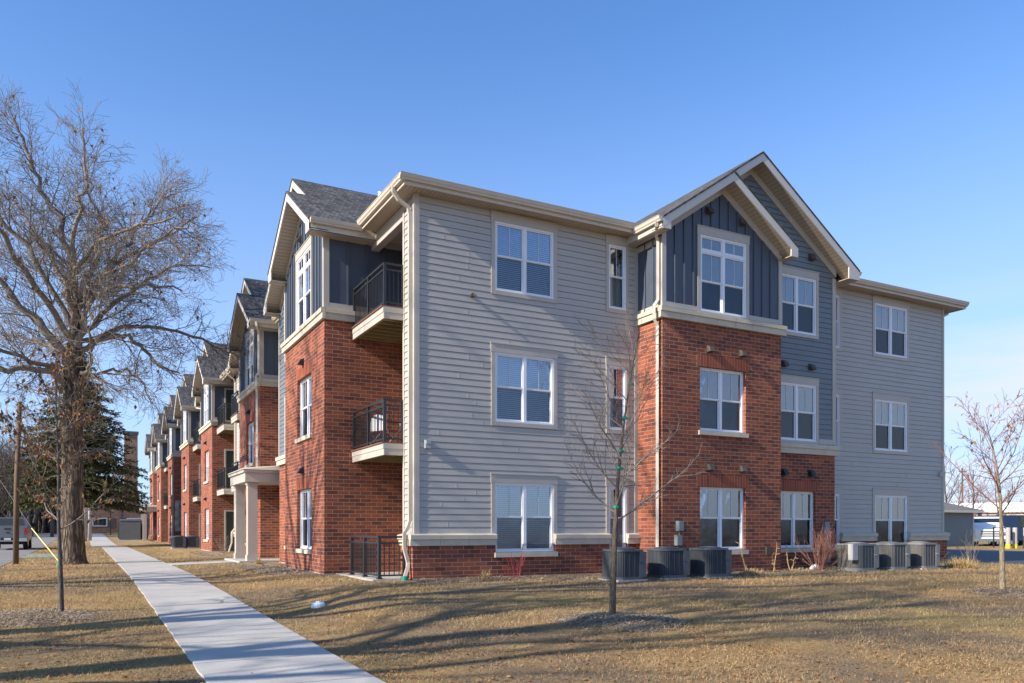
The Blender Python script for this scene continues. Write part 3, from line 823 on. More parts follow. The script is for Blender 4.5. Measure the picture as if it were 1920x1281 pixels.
eave_y(EX0 + .031, 12.42, EYL, 16.95, .161); eave_y(20.25, EX1, EYR, 17.3)
for a, b in ((EYL + .001, 19.62), (28.45, 30.05), (38.85, 42.85), (51.7, 53.15), (62.0, 62.75), (71.6, 73.75)): eave_x(a, b)
bx('soffit', 'soffit', 26.05, EX1 - .03, 17.301, 60, ZS, ZS + .015); bx('fascia', 'gutter', EX1 - .03, EX1, EYR + .031, 60, ZS - .02, ZE - .004); gut((EX1 + .001, EYR + .001), (EX1 + .001, 60), (1, 0), ZE + .01)
# gutters on the gable eaves
gut((12.42, 15.47), (12.42, 16.54), (-1, 0), 8.79); gut((20.22, 16.06), (20.22, 17.5), (1, 0), 8.79)
# header beam over the balconies
bx('beam', 'trim', XA, XA + .2, 17.66, 20.05, 8.37, ZS - .002); bx('balcony_ceiling', 'trim', XA + .201, 7.9, 17.66, 20.05, ZS - .06, ZS - .003)
# downspouts
downspout(BLD, [(6.10, 17.06, 8.86), (6.10, 17.06, 8.70), (6.22, 17.06, 8.55), (6.45, 17.06, 8.42), (6.49, 17.06, 8.25), (6.49, 17.06, 1.35), (6.44, 17.05, 1.20), (6.35, 17.04, 1.05), (6.35, 17.04, .72), (6.44, 17.04, .40), (6.42, 17.0, .30), (6.32, 16.95, .06)])
downspout(BLD, [(12.36, 15.62, 8.70), (12.38, 15.66, 8.60), (12.62, 15.98, 8.50), (12.69, 16.0, 8.38), (12.69, 16.0, 6.90), (12.57, 16.0, 6.74), (12.57, 16.0, 6.42), (12.69, 16.02, 6.25), (12.69, 16.02, .05)])
downspout(BLD, [(20.27, 16.9, 8.68), (20.25, 16.9, 8.58), (19.9, 16.75, 8.45), (19.82, 16.70, 8.3), (19.82, 16.70, 3.9), (19.92, 16.68, 3.72)])
downspout(BLD, [(26.72, 17.6, 8.78), (26.7, 17.6, 8.68), (26.2, 17.5, 8.50), (26.14, 17.5, 8.35), (26.14, 17.5, 1.3), (26.3, 17.5, 1.0), (26.3, 17.5, .1)])
# small fittings on the end wall
mb = MB(); P = PY(16.95); mb.tube([P(7.98, .012, 6.60), P(7.98, .09, 6.60)], .05, 10); mb.tube([P(7.98, .09, 6.60), P(8.03, .13, 6.57)], .035, 8); B(mb, 'security_light', M['tanvent'])
mb = MB(); mb.pbox(P, 6.79, 6.92, .012, .09, 2.98, 3.17); mb.pbox(P, 6.80, 6.91, .09, .12, 3.08, 3.16); B(mb, 'security_light', M['steel'])
mb = MB(); P = PY(17.3); mb.pbox(P, 25.75, 25.87, .012, .09, 2.95, 3.12); B(mb, 'security_light', M['steel'])
def disconnects(P, boxes):
    for s, z, w, h in boxes:
        mb = MB(); mb.pbox(P, s - w / 2, s + w / 2, 0, .11, z, z + h); mb.pbox(P, s - w / 2 + .012, s + w / 2 - .012, .11, .125, z + .012, z + h - .012); mb.pbox(P, s - .012, s + .012, .02, .05, z - .12, z)
        B(mb, 'disconnect_box', M['switchgrey'])
disconnects(PY(15.92), [(13.28, 1.10, .17, .26), (13.23, .74, .17, .26)])
disconnects(PY(16.54), [(19.30, .95, .2, .42), (19.36, .55, .15, .24), (19.36, .15, .15, .24)])
mb = MB(); P = PY(15.92); mb.pbox(P, 16.28, 16.46, 0, .06, .45, .68); B(mb, 'outlet_box', M['tanvent'])

# the street side: repeated bays
CREAM, SLATE = 'siding', 'greysiding'
BAYS = [(5.34, 20.05, SLATE), (5.74, 30.5, CREAM), (5.76, 43.3, CREAM), (5.76, 53.6, CREAM), (5.76, 63.2, CREAM), (5.76, 74.2, CREAM), (5.76, 83.0, CREAM)]
SB = .635
for k, (xb, y0, sec) in enumerate(BAYS):
    P = PX(xb); fw = 4.45; c = y0 + 2.1; y1 = y0 + fw; y2 = y0 + 8.1; xs = xb + .6
    ops = [(c - .8, c + .8, z, z + H16) for z in FZ[:2]]
    mb = MB(); panel(mb, P, y0, y1, 0, 6.50, ops, reveal=.10)
    PE = PY(y0); panel(mb, PE, xb, 7.95, 0, 6.50)
    PF = lambda s, n, z, y1=y1: (s, y1 + n, z); panel(mb, PF, xb, xs, 0, 6.5)
    P3 = PX(xs); sops = [(y0 + 6.3 - .79, y0 + 6.3 + .79, z, z + H16) for z in FZ]
    panel(mb, P3, y1, y2, 0, 3.33, sops[:1], reveal=.1)
    PG = lambda s, n, z, y2=y2: (s, y2 + n, z); panel(mb, PG, xs, 7.9, 0, 3.33)
    B(mb, 'brick_wall', M['brick'])
    fm = MB(); fm.box(xb - .008, 7.9, y0 - .008, y1 + .008, -.6, .03); fm.box(xs - .008, 7.9, y1 + .01, y2 + .008, -.6, .03); B(fm, 'foundation', M['foundation'])
    for a_ in ((P, y0 - .12, y1 + .1, 6.45, 6.75), (PE, xb + .01, 7.9, 6.45, 6.75), (P3, y1 + .01, y2 + .1, 3.33, 3.65)):
        sm = MB(); band(sm, *a_, .12, step=.8); B(sm, 'stone_band', M['stone'])
    tf = gt(c, 8.80, 2.47, SB); wop = (c - .8, c + .8, 6.78, 8.75)
    mb = MB(); panel(mb, P, y0, y1, 6.75, tf, [wop], brk=[c])
    battens(mb, P, y0 + .1, y1 - .1, 6.75, lambda s: tf(s) - .12, [wop])
    panel(mb, PE, xb, 7.95, 6.75, 8.72); battens(mb, PE, xb + .12, 7.9, 6.88, 8.5, step=.45)
    panel(mb, PF, xb, xs, 6.5, 8.72)
    B(mb, 'board_wall', M['board'])
    cb = CB_(); cb.pbox(P, y0 - .028, y0 + .09, 0, .028, 6.75, 8.62); cb.pbox(P, y1 - .09, y1 + .028, 0, .028, 6.75, 8.6)
    cb.pbox(PE, xb, xb + .12, 0, .028, 6.75, 8.5); cb.pbox(PE, xb + .12, 7.9, 0, .026, 6.75, 6.88); cb.pbox(PE, xb + .0, 7.9, 0, .026, 8.5, 8.70)
    
    place_window(BLD, 'X', xb, c, 6.78, .016, w=W16, h=1.97, kind='siding', transom=.42, blind='half' if k % 2 else 'closed')
    for q in (0, 1): place_window(BLD, 'X', xb, c, FZ[q], -.09, w=W16, h=H16, kind='brick', blind=('closed', 'half', 'curtain', 'closed')[(k * 2 + q * 3) % 4])
    for s, z in ((c + .1, 5.75), (c + .1, 2.75)): vent_hood(BLD, P, s, z, M['blackvent'])
    vent_hood(BLD, P, c + .25, 9.2, M['tanvent'])
    gable_roof(BLD, P, c, 2.47, 8.80, SB, .48, -.10, -.62, 2.1, soff_back=1.3)
    # wide rear gable and its wall
    rc, rh = y0 + 3.98, 4.35
    def lim(z, rc=rc, rh=rh):
        d = rh - (z + .20 - 8.80) / SB
        return (rc - d, rc + d) if z > 8.5 else (-999, 999)
    mb = MB(); lap(mb, P3, y1, y2, 3.65, 8.6, sops[1:]); lap(mb, P3, y0 + .3, y2, 8.6, 11.3, lim=lim)
    panel(mb, P3, y1, y2, 3.6, gt(rc, 8.8, rh, SB), sops[1:], n=-.017); panel(mb, P3, y0 + .4, y1, 8.5, gt(rc, 8.8, rh, SB), brk=[rc], n=-.017)
    panel(mb, PG, xs, 7.9, 3.33, 8.72)
    B(mb, 'siding_wall', M[sec])
    cb = CB_(); cb.pbox(P3, y2 - .1, y2 + .028, 0, .028, 3.65, 8.6); cb.pbox(P3, y1, y1 + .09, 0, .028, 3.65, 8.7); 
    for q in (0, 1, 2):
        place_window(BLD, 'X', xs, y0 + 6.3, FZ[q], -.09 if q == 0 else .016, w=1.58, h=H16, kind='brick' if q == 0 else 'siding', blind='closed')
    gable_roof(BLD, P3, rc, rh, 8.80, SB, .50, -7., -7., 3.9, left_from=c, soff_back=.6)
    gm = MB(); gutter(gm, (xb - .46, y0 - .376), (xb + .85, y0 - .376), (0, -1), 8.80); B(gm, 'gutter', M['gutter'])

# main street wall between the bays, with balcony recesses
P = PX(XA)
for a, b in ((28.15, 30.5), (38.6, 41.0), (61.7, 63.2), (71.3, 72.1), (82.3, 83)):
    mb = MB(); lap(mb, P, a, b, 1.05, ZS); panel(mb, P, a, b, 0, ZS, n=-.017); B(mb, 'siding_wall', M['siding'])
for a, b in ((41.0, 43.3), (17.66, 20.05), (51.4, 53.6), (72.1, 74.2)):
    mb = MB(); panel(mb, PX(7.9), a, b, 6.3, ZS); B(mb, 'board_wall', M['board'])
    mb = MB(); panel(mb, PX(7.9), a, b, 0, 6.3); B(mb, 'siding_wall', M['siding'])
for a, b in ((38.6, 41.0), (71.3, 72.1)):
    mb = MB(); panel(mb, P, a, b, 0, .8, n=.075); B(mb, 'brick_wall', M['brick'])
for a, b in ((38.5, 41.05), (71.3, 72.15)):
    sm = MB(); band(sm, P, a, b, .775, 1.055, .15); B(sm, 'stone_band', M['stone'])
for yy in (41.0, 72.1): bx('partition', 'siding', XA, 7.9, yy - .1, yy, 0, ZS - .001)
for z in FZ: place_window(BLD, 'X', XA, 39.8, z, .016, w=.54, h=H16, kind='siding', casing=.08, twin=False, blind='closed')
downspout(BLD, [(6.1, 40.7, 8.8), (6.1, 40.7, 8.66), (6.45, 40.85, 8.45), (6.49, 40.9, 8.3), (6.49, 40.9, 1.2), (6.34, 40.9, 1.0), (6.34, 40.9, .5), (6.2, 40.9, .05)])
downspout(BLD, [(5.5, 30.02, 8.7), (5.52, 30.05, 8.55), (5.66, 30.4, 8.4), (5.66, 30.4, 6.9), (5.55, 30.3, 6.75), (5.55, 30.3, 6.4), (5.64, 30.6, 6.2), (5.64, 30.6, 3.3)])
downspout(BLD, [(6.1, 52.9, 8.8), (6.1, 52.9, 8.66), (6.5, 51.5, 8.4), (6.49, 51.42, 8.2), (6.49, 51.42, .1)])

def balcony(y0, y1, z, xf=6.05, zt=1.0):
    """deck with fascia boards, joists below and a metal railing"""
    d = MB()
    d.box(xf - .03, 7.88, y0 + .0, y1 - .005, z - .03, z)
    b = bpy.data.objects.new('balcony', None)
    o = d.build('balcony', M['deckwood'], BLD, world=True)
    f = MB()
    f.box(xf, xf + .035, y0, y1 - .005, z - .155, z - .031); f.box(xf + .012, xf + .04, y0, y1 - .005, z - .30, z - .157)
    f.box(xf + .036, XA + .05, y0, y0 + .03, z - .155, z - .031); f.box(xf + .041, XA + .05, y0 + .01, y0 + .035, z - .30, z - .157)
    f.build('fascia', M['trim'], o, world=True)
    j = MB()
    yy = y0 + .25
    while yy < y1 - .1: j.box(xf + .05, 7.85, yy, yy + .04, z - .28, z - .032); yy += .34
    j.box(xf + .06, xf + .10, y0 + .05, y1 - .02, z - .29, z - .20)
    j.build('joist', M['joist'], o, world=True)
    r = MB(); railing(r, [(xf + .05, y1 - .04), (xf + .05, y0 + .05), (XA - .03, y0 + .05)], z, z + zt, 1.25)
    r.build('railing', M['black'], o, world=True)
for z in (3.16, 6.30): balcony(17.60, 20.04, z)
for ya, yb in ((41.0, 43.3), (51.45, 53.6), (72.1, 74.2)):
    for z in (3.16, 6.30): balcony(ya, yb - .0, z, xf=5.98)
# small balconies on the slate/cream sections of the second bay
for z in (3.16, 6.30): balcony(37.0, 38.6, z, xf=5.95)
def door(y, x0, x1, z):
    mb = MB(); P = PY(y); mb.pbox(P, x0, x0 + .08, 0, .06, z, z + 2.1); mb.pbox(P, x1 - .08, x1, 0, .06, z, z + 2.1); mb.pbox(P, x0 + .08, x1 - .08, 0, .06, z + 2.02, z + 2.1)
    o = mb.build('patio_door', M['trim'], BLD, world=True)
    g = MB(); g.pbox(P, x0 + .08, x1 - .08, 0, .03, z, z + 2.02); g.build('door_leaf', M['boxgreen'], o, world=True)
for y in (43.3, 53.6, 74.2):
    for z in (.04, 3.17, 6.31): door(y, 6.35, 7.5, z)

# porches
def porch(xw, y0, y1, xo):
    mb = MB(); mb.box(xo, xw + .8, y0, y1, 2.78, 3.10); mb.box(xo - .06, xw + .8, y0 - .06, y1 + .06, 3.10, 3.2)
    o = mb.build('porch', M['trim'], BLD, world=True)
    r = MB(); r.hexa([(xo - .1, y0 - .1, 3.2), (xw + .8, y0 - .1, 3.2), (xw + .8, y1 + .1, 3.2), (xo - .1, y1 + .1, 3.2), (xo - .05, y0 - .05, 3.25), (xw + .8, y0 - .05, 3.42), (xw + .8, y1 + .05, 3.42), (xo - .05, y1 + .05, 3.25)])
    r.build('porch_roof', M['gutter'], o, world=True)
    for yy in (y0 + .12, y1 - .12 - .46):
        c = MB(); c.box(xo + .12, xo + .44, yy + .05, yy + .37, 0, 2.779); c.box(xo + .09, xo + .47, yy + .02, yy + .40, 0, .26); c.box(xo + .09, xo + .47, yy + .02, yy + .40, 2.68, 2.778)
        c.build('column', M['trim'], o, world=True)
    s = MB(); s.box(xo - .2, xw + .9, y0 - .1, y1 + .1, -.3, .06); s.build('porch_step', M['concrete'], o, world=True)
porch(5.74, 28.45, 31.6, 4.85)
porch(5.76, 80.2, 83.4, 4.6)
# wall of electric meters on the end of a far bay
mb = MB(); P = PY(63.2)
mb.pbox(P, 5.86, 6.44, 0, .06, 1.0, 3.25)
for zz in (1.35, 2.0, 2.65):
    for ss_ in (5.97, 6.33): mb.pbox(P, ss_ - .14, ss_ + .14, .06, .30, zz, zz + .42); mb.tube([P(ss_, .30, zz + .2), P(ss_, .42, zz + .2)], .09, 10)
B(mb, 'meter_bank', M['meter'])

# ------------------------------------------------------------------ trees
def polyline(p, d, length, n, rng, wob, trop=0.):
    pts = [Vector(p)]; d = Vector(d).normalized(); st = length / n
    for i in range(n):
        d = d + Vector((rng.gauss(0, wob), rng.gauss(0, wob), rng.gauss(0, wob) + trop)); d.normalize()
        pts.append(pts[-1] + d * st)
    return pts

def along(pts, t):
    f = t * (len(pts) - 1); i = min(int(f), len(pts) - 2); u = f - i
    return pts[i].lerp(pts[i + 1], u), (pts[i + 1] - pts[i]).normalized()

def side_dir(d, rng, ang):
    a = Vector((rng.gauss(0, 1), rng.gauss(0, 1), rng.gauss(0, 1))); a = a - d * a.dot(d)
    if a.length < 1e-3: a = Vector((1, 0, 0))
    a.normalize(); return (d * math.cos(ang) + a * math.sin(ang)).normalized()

def grow(out, pts, r0, r1, level, spec, rng):
    """spec[level] = (children per metre, length fraction range, angle, min t, wobble, tropism, segments)"""
    k = len(pts); out.append((pts, [r0 + (r1 - r0) * i / (k - 1) for i in range(k)], level))
    if level >= len(spec): return
    per, (l0, l1), ang, t0, wob, trop, seg = spec[level]
    L = sum((b - a).length for a, b in zip(pts[:-1], pts[1:]))
    n = int(per * L + rng.random())
    for i in range(n):
        t = t0 + (1 - t0) * ((i + rng.random()) / max(1, n))
        p, d = along(pts, t)
        ln = rng.uniform(l0, l1) * (1.15 - .55 * t)
        dr = side_dir(d, rng, ang + rng.gauss(0, .18))
        rr = r0 + (r1 - r0) * t
        nr = min(rr * .62, .0045 + ln * .0105)
        grow(out, polyline(p, dr, ln, seg, rng, wob, trop), nr, max(.0035, nr * .3), level + 1, spec, rng)

SIDES = (10, 7, 5, 4, 3, 3)
def tree_meshes(out, base=0, minr=0.):
    mb = MB()
    for pts, rad, lv in out: mb.tube(pts, [max(r, minr) for r in rad], SIDES[min(lv + base, 5)], cap=False)
    return mb

def trunk_mesh(pts, rad, n=14, flare=1.35, rng=None):
    mb = MB(); mb.tube(pts, rad, n, cap=True); return mb

def leaves_on(out, n, rng, size, minlev, cond=None):
    mb = MB(); tw = [o for o in out if o[2] >= minlev]
    for i in range(n):
        pts, rad, lv = rng.choice(tw); p, d = along(pts, rng.uniform(.3, 1))
        if cond and not cond(p): continue
        s = size * rng.uniform(.6, 1.3)
        a = side_dir(Vector((0, 0, -1)), rng, rng.uniform(.1, 1.0)); b = a.cross(Vector((rng.gauss(0, 1), rng.gauss(0, 1), rng.gauss(0, 1)))).normalized(); c = a.cross(b)
        fold = c * s * .18
        mb.poly([p, p + a * s * .4 + b * s * .32 + fold, p + a * s]); mb.poly([p, p + a * s, p + a * s * .4 - b * s * .32 + fold])
    return mb

TH = R(28.1); RV = Vector((math.cos(TH), -math.sin(TH), 0)); FV = Vector((math.sin(TH), math.cos(TH), 0))

def smooth_path(ctrl, n):
    """Catmull-Rom through control points"""
    c = [Vector(p) for p in ctrl]; c = [c[0] * 2 - c[1]] + c + [c[-1] * 2 - c[-2]]; out = []
    for i in range(1, len(c) - 2):
        for j in range(n):
            t = j / n; a, b, d, e = c[i - 1], c[i], c[i + 1], c[i + 2]
            out.append(.5 * ((2 * b) + (d - a) * t + (2 * a - 5 * b + 4 * d - e) * t * t + (3 * b - a - 3 * d + e) * t ** 3))
    out.append(c[-2]); return out

def oak():
    rng = random.Random(11); x, y = -.35, 32.2; z = zgf(x, y)
    t = empty('oak_tree', (x, y, z), label='huge bare oak with thick furrowed trunk and spreading crown beside the sidewalk', cat='tree')
    q = .01877 ; zb = EYE - z
    def L(px, py, dep=0.): return RV * ((px - 137) * q) + FV * dep + Vector((0, 0, zb + (992.5 - py) * q))
    trunk = [L(138, 1062), L(137, 1045), L(136, 1000), L(136, 900), L(137, 780), L(139, 690), L(141, 640), L(143, 560)]
    tr = [.50, .42, .375, .35, .32, .31, .22, .12]
    mb = MB(); mb.tube(smooth_path(trunk, 4), list(np.interp(np.linspace(0, 7, 29), range(8), tr)), 20); mb.build('trunk', M['oakbark'], t, smooth=True)
    limbs = [
        ([(140, 690, 0), (132, 560, .3), (118, 480, .5), (95, 400, .4), (62, 330, .2), (40, 260, 0), (26, 215, 0)], .17),
        ([(142, 660, 0), (168, 610, -.4), (215, 562, -.8), (300, 556, -1.2), (372, 562, -1.4)], .125),
        ([(142, 600, 0), (150, 500, .6), (160, 430, 1.0), (150, 370, 1.2), (125, 300, 1.2)], .12),
        ([(143, 580, 0), (175, 500, .7), (225, 450, 1.2), (280, 410, 1.5), (335, 375, 1.6)], .105),
        ([(137, 730, 0), (100, 700, -.8), (50, 712, -1.6), (-10, 720, -2.2), (-70, 745, -2.8)], .13),
        ([(136, 690, 0), (90, 610, -.6), (40, 550, -1.0), (-30, 500, -1.4), (-100, 470, -1.8)], .17),
        ([(146, 660, 0), (190, 615, .8), (235, 630, 1.2), (270, 670, 1.2), (312, 690, 1.0)], .11),
        ([(140, 600, 0), (95, 520, .8), (50, 450, 1.4), (0, 390, 1.9), (-40, 330, 2.2)], .13),
        ([(146, 700, 0), (185, 705, -.6), (215, 670, -1.4), (220, 640, -1.8), (260, 610, -2.2)], .08),
        ([(142, 620, 0), (170, 560, -1.2), (230, 510, -2.2), (320, 485, -3.0), (400, 480, -3.4)], .11),
        ([(138, 640, 0), (120, 560, -1.6), (95, 480, -3.0), (70, 410, -4.0), (50, 340, -4.8)], .12),
        ([(142, 640, 0), (160, 550, 1.8), (190, 480, 3.2), (230, 430, 4.2), (290, 410, 5.0)], .11),
        ([(138, 760, 0), (90, 770, 1.0), (40, 790, 2.0), (-30, 800, 2.6)], .09),
        ([(143, 560, 0), (165, 470, -.8), (190, 400, -1.2), (200, 340, -1.4), (195, 280, -1.5)], .10),
        ([(150, 640, 0), (210, 585, 1.8), (280, 590, 2.6), (345, 608, 3.2), (385, 632, 3.5)], .09),
        ([(140, 650, 0), (60, 640, 1.6), (-20, 600, 3.0), (-100, 580, 4.0)], .12),
        ([(143, 575, 0), (200, 530, -.4), (265, 500, -.6), (330, 440, -.4), (375, 425, -.3)], .085),
        ([(142, 590, 0), (185, 470, 1.0), (235, 390, 1.4), (265, 350, 1.5), (285, 320, 1.6)], .085),
        ([(138, 700, 0), (70, 680, -1.0), (0, 650, -2.0), (-60, 660, -2.6)], .09),
        ([(145, 710, 0), (200, 690, .5), (240, 700, .8), (262, 740, .8)], .06),
        ([(139, 620, 0), (80, 490, -.6), (20, 410, -1.2), (-20, 330, -1.4), (-30, 270, -1.6)], .10),
    ]
    spec = [(4.2, (.9, 2.3), .8, .12, .15, .04, 6), (4.8, (.5, 1.25), .8, .12, .16, .03, 4), (6.0, (.25, .65), .75, .1, .15, .02, 3)]
    out = []
    for ctrl, r in limbs:
        p = smooth_path([L(*c) for c in ctrl], 4)
        p = [a + Vector((rng.gauss(0, .06), rng.gauss(0, .06), rng.gauss(0, .06))) * (0 if i == 0 else 1) for i, a in enumerate(p)]
        grow(out, p, r, .025, 0, spec, rng)
    tree_meshes(out, 1, .0052).build('crown', M['twig'], t, smooth=True)
    leaves_on(out, 420, rng, .16, 2).build('dead_leaves', M['deadleaf'], t)
    # thin shoots hugging the trunk
    sh = MB()
    for i in range(70):
        zz = rng.uniform(2.4, 8); a = rng.uniform(0, 6.28); p = Vector((math.cos(a) * .34, math.sin(a) * .34, zz))
        sh.tube(polyline(p, (math.cos(a), math.sin(a), .5), rng.uniform(.5, 1.3), 4, rng, .25, -.03), [.012, .01, .008, .006, .004], 3, cap=False)
    sh.build('shoots', M['twig'], t)
oak()

def bare_tree(name, loc, rng, h, r, spec, limbs=9, mat='greybark', twig='fartwig', minr=.006, lean=.05, first=.25, spread=.9, label=None, group=None, rs=None, leaves=0):
    t = empty(name, loc, label=label, cat='tree', group=group)
    tp = polyline((0, 0, -.1), (rng.gauss(0, lean), rng.gauss(0, lean), 1), h * .8, 9, rng, .06, .05)
    mb = MB(); mb.tube(tp, list(np.linspace(r, r * .2, 10)), 9); mb.build('trunk', M[mat], t, smooth=True)
    out = []
    for i in range(limbs):
        tt = first + (.97 - first) * (i + rng.random() * .6) / limbs
        p, d = along(tp, tt); a = i * 2.4 + rng.gauss(0, .3); ang = spread * (1.1 - .55 * tt)
        dr = Vector((math.cos(a) * math.sin(ang), math.sin(a) * math.sin(ang), math.cos(ang)))
        ln = h * rng.uniform(.32, .48) * (1.1 - .5 * tt)
        rr = r * (1 - .8 * tt) * .55
        grow(out, polyline(p, dr, ln, 7, rng, .10, .05), rr, .012, 0, spec, rng)
    tree_meshes(out, 2, minr).build('crown', M[twig], t, smooth=True)
    if leaves: leaves_on(out, leaves, rng, .12, 1).build('dead_leaves', M['deadleaf'], t)
    return t

def stand(protos, spots, group, labels):
    """copies of tree prototypes"""
    used = set()
    for i, (x, y, k, sc, rz, lb) in enumerate(spots):
        p = protos[k]
        if k in used: o = copy_tree(p)
        else: o = p; used.add(k)
        o.location = (x, y, zgf(x, y) - .05); o.rotation_euler = (0, 0, rz); o.scale = (sc, sc, sc)
        o['label'] = lb; o['group'] = group

rng = random.Random(5)
FAR = [(1.3, (1.2, 2.8), .7, .2, .12, .06, 4), (1.8, (.7, 1.5), .7, .2, .13, .04, 3)]
fars = [bare_tree('bare_tree', (0, 0, 0), random.Random(20 + i), 15, .24, FAR, 11, minr=.014) for i in range(4)]
spots = []
for i in range(110):
    y = rng.uniform(100, 165); x = rng.uniform(-.20, .03) * y - 1
    if x > -2 and y < 135: x -= 9
    spots.append((x, y, i % 4, rng.uniform(.6, 1.1), rng.uniform(0, 6.28), 'bare grey winter tree in the wood beyond the road'))
stand(fars, spots, 'bare trees in the wood beyond the road', None)
# the wood's far side reads as one mass of stems
def far_wood():
    rs = random.Random(8); mb = MB()
    for i in range(1700):
        y = rs.uniform(135, 220); x = rs.uniform(-.22, .02) * y - (3 if y > 150 else 6); h = rs.uniform(5, 14); z = zgf(x, y)
        mb.tube([(x, y, z), (x + rs.gauss(0, .4), y, z + h * .5), (x + rs.gauss(0, 1.0), y + rs.gauss(0, .6), z + h)], [.16, .10, .03], 4, cap=False)
        for j in range(7):
            zz = z + h * rs.uniform(.25, .95); a = rs.uniform(0, 6.28); l = rs.uniform(1, 2.6)
            mb.tube([(x, y, zz), (x + math.cos(a) * l, y + math.sin(a) * l, zz + l * rs.uniform(.3, .9))], [.05, .02], 3, cap=False)
    tag(mb.build('distant_wood', M['fartwig'], uv=False), 'far bare wood reading as one brown grey mass', 'woods', kind='stuff')
far_wood()

# trees to the left of the view whose long shadows cross the lawn and the brick bay
SH = [(2.2, (1.2, 3.4), .75, .2, .13, .05, 5), (3.0, (.6, 1.5), .75, .15, .14, .03, 3)]
shp = bare_tree('street_tree', (0, 0, 0), random.Random(31), 17, .34, SH, 15, mat='oakbark', twig='twig', minr=.008, label='tall bare street tree', group='street trees along the near kerb')
stand([shp], [(-10.5, -7.5, 0, 1.1, .4, 'bare street tree nearest the camera, left of the sidewalk'), (-9.6, 8.9, 0, 1.12, 2.1, 'second bare street tree from the camera along the kerb'),
              (-9.0, 12.4, 0, 1.1, 4.4, 'third bare street tree from the camera along the kerb'), (-9.2, 20.6, 0, 1.0, 1.2, 'bare street tree opposite the corner brick bay'),
              (-17, -3, 0, 1.0, 5.0, 'bare street tree behind the camera'), (16, -13, 0, .9, 3.3, 'bare tree across the lawn behind the camera'), (30, -11, 0, 1.0, 0.7, 'bare tree behind the camera towards the parking lot')],
      'street trees along the near kerb', None)

# young planted trees
def young(x, y, hgt, r, ctrl, seed, label, bark, twig, leaves=0, lsize=.07, nb=16, first=.32, tapes=(), blen=(.5, 1.05), leafcond=None, spr=.95):
    rng = random.Random(seed); z = zgf(x, y)
    t = empty('young_tree', (x, y, z), label=label, cat='tree')
    tp = smooth_path([RV * a + Vector((0, 0, b)) for a, b in ctrl], 6)
    n = len(tp); mb = MB(); mb.tube(tp, [r * (1.25 if i == 0 else 1) * (1 - .97 * (i / (n - 1)) ** .8) + .002 for i in range(n)], 10); mb.build('trunk', M[bark], t, smooth=True)
    out = []; spec = [(8.0, (.2, .55), .6, .15, .12, .05, 4), (7.0, (.08, .24), .65, .2, .12, .03, 3)]
    for i in range(nb):
        tt = first + (.95 - first) * (i + rng.random() * .5) / nb
        p, d = along(tp, tt); a = i * 2.39 + rng.gauss(0, .25); ang = spr * (1.25 - .6 * tt)
        dr = Vector((math.cos(a) * math.sin(ang), math.sin(a) * math.sin(ang), math.cos(ang)))
        ln = rng.uniform(*blen) * (1.25 - .75 * (tt - first) / (1 - first))
        rr = r * (1 - .85 * tt) * .42
        grow(out, polyline(p, dr, ln, 7, rng, .09, .045), rr, .003, 0, spec, rng)
    tree_meshes(out, 2, .0034).build('crown', M[twig], t, smooth=True)
    if leaves: leaves_on(out, leaves, rng, lsize, 0, leafcond).build('dead_leaves', M['deadleaf'], t)
    for tt in tapes:
        p, d = along(tp, tt); m = MB(); rr = r * (1 - .88 * tt ** .85) + .012
        m.tube([p - d * .022, p + d * .022], rr, 8)
        m.tube([p + RV * rr, p + RV * (rr + .05) - Vector((0, 0, .03))], [.012, .008], 5); m.build('tape', M['greentape'], t)
    return t
young(7.01, 9.93, 4.3, .056, [(0, -.05), (.02, .7), (.05, 1.4), (.09, 2.1), (.16, 2.8), (.26, 3.5), (.40, 4.3)], 41, 'young bare tree with green tape bands standing before the cream siding', 'youngbark', 'twig', nb=20, first=.34, tapes=(.40, .54, .60, .72, .84), blen=(.85, 1.5))
young(17.15, 10.07, 4.1, .066, [(0, -.05), (-.01, .8), (-.03, 1.6), (-.08, 2.35), (-.2, 3.05), (-.40, 3.75)], 42, 'pale barked young tree with a few curled leaves near the parking lot', 'palebark', 'browntwig', leaves=110, lsize=.085, nb=17, first=.40, blen=(1.0, 1.8), leafcond=lambda p: p.z > 2.9 or random.Random(int(p.x * 1e4)).random() < .15)
young(-.33, 15.1, 4.0, .043, [(0, -.05), (-.02, .8), (-.05, 1.6), (-.05, 2.4), (-.08, 3.2), (-.1, 4.0)], 43, 'slim young tree holding brown leaves in front of the big oak', 'greybark', 'twig', leaves=1500, lsize=.065, nb=20, first=.34, blen=(.8, 1.45))

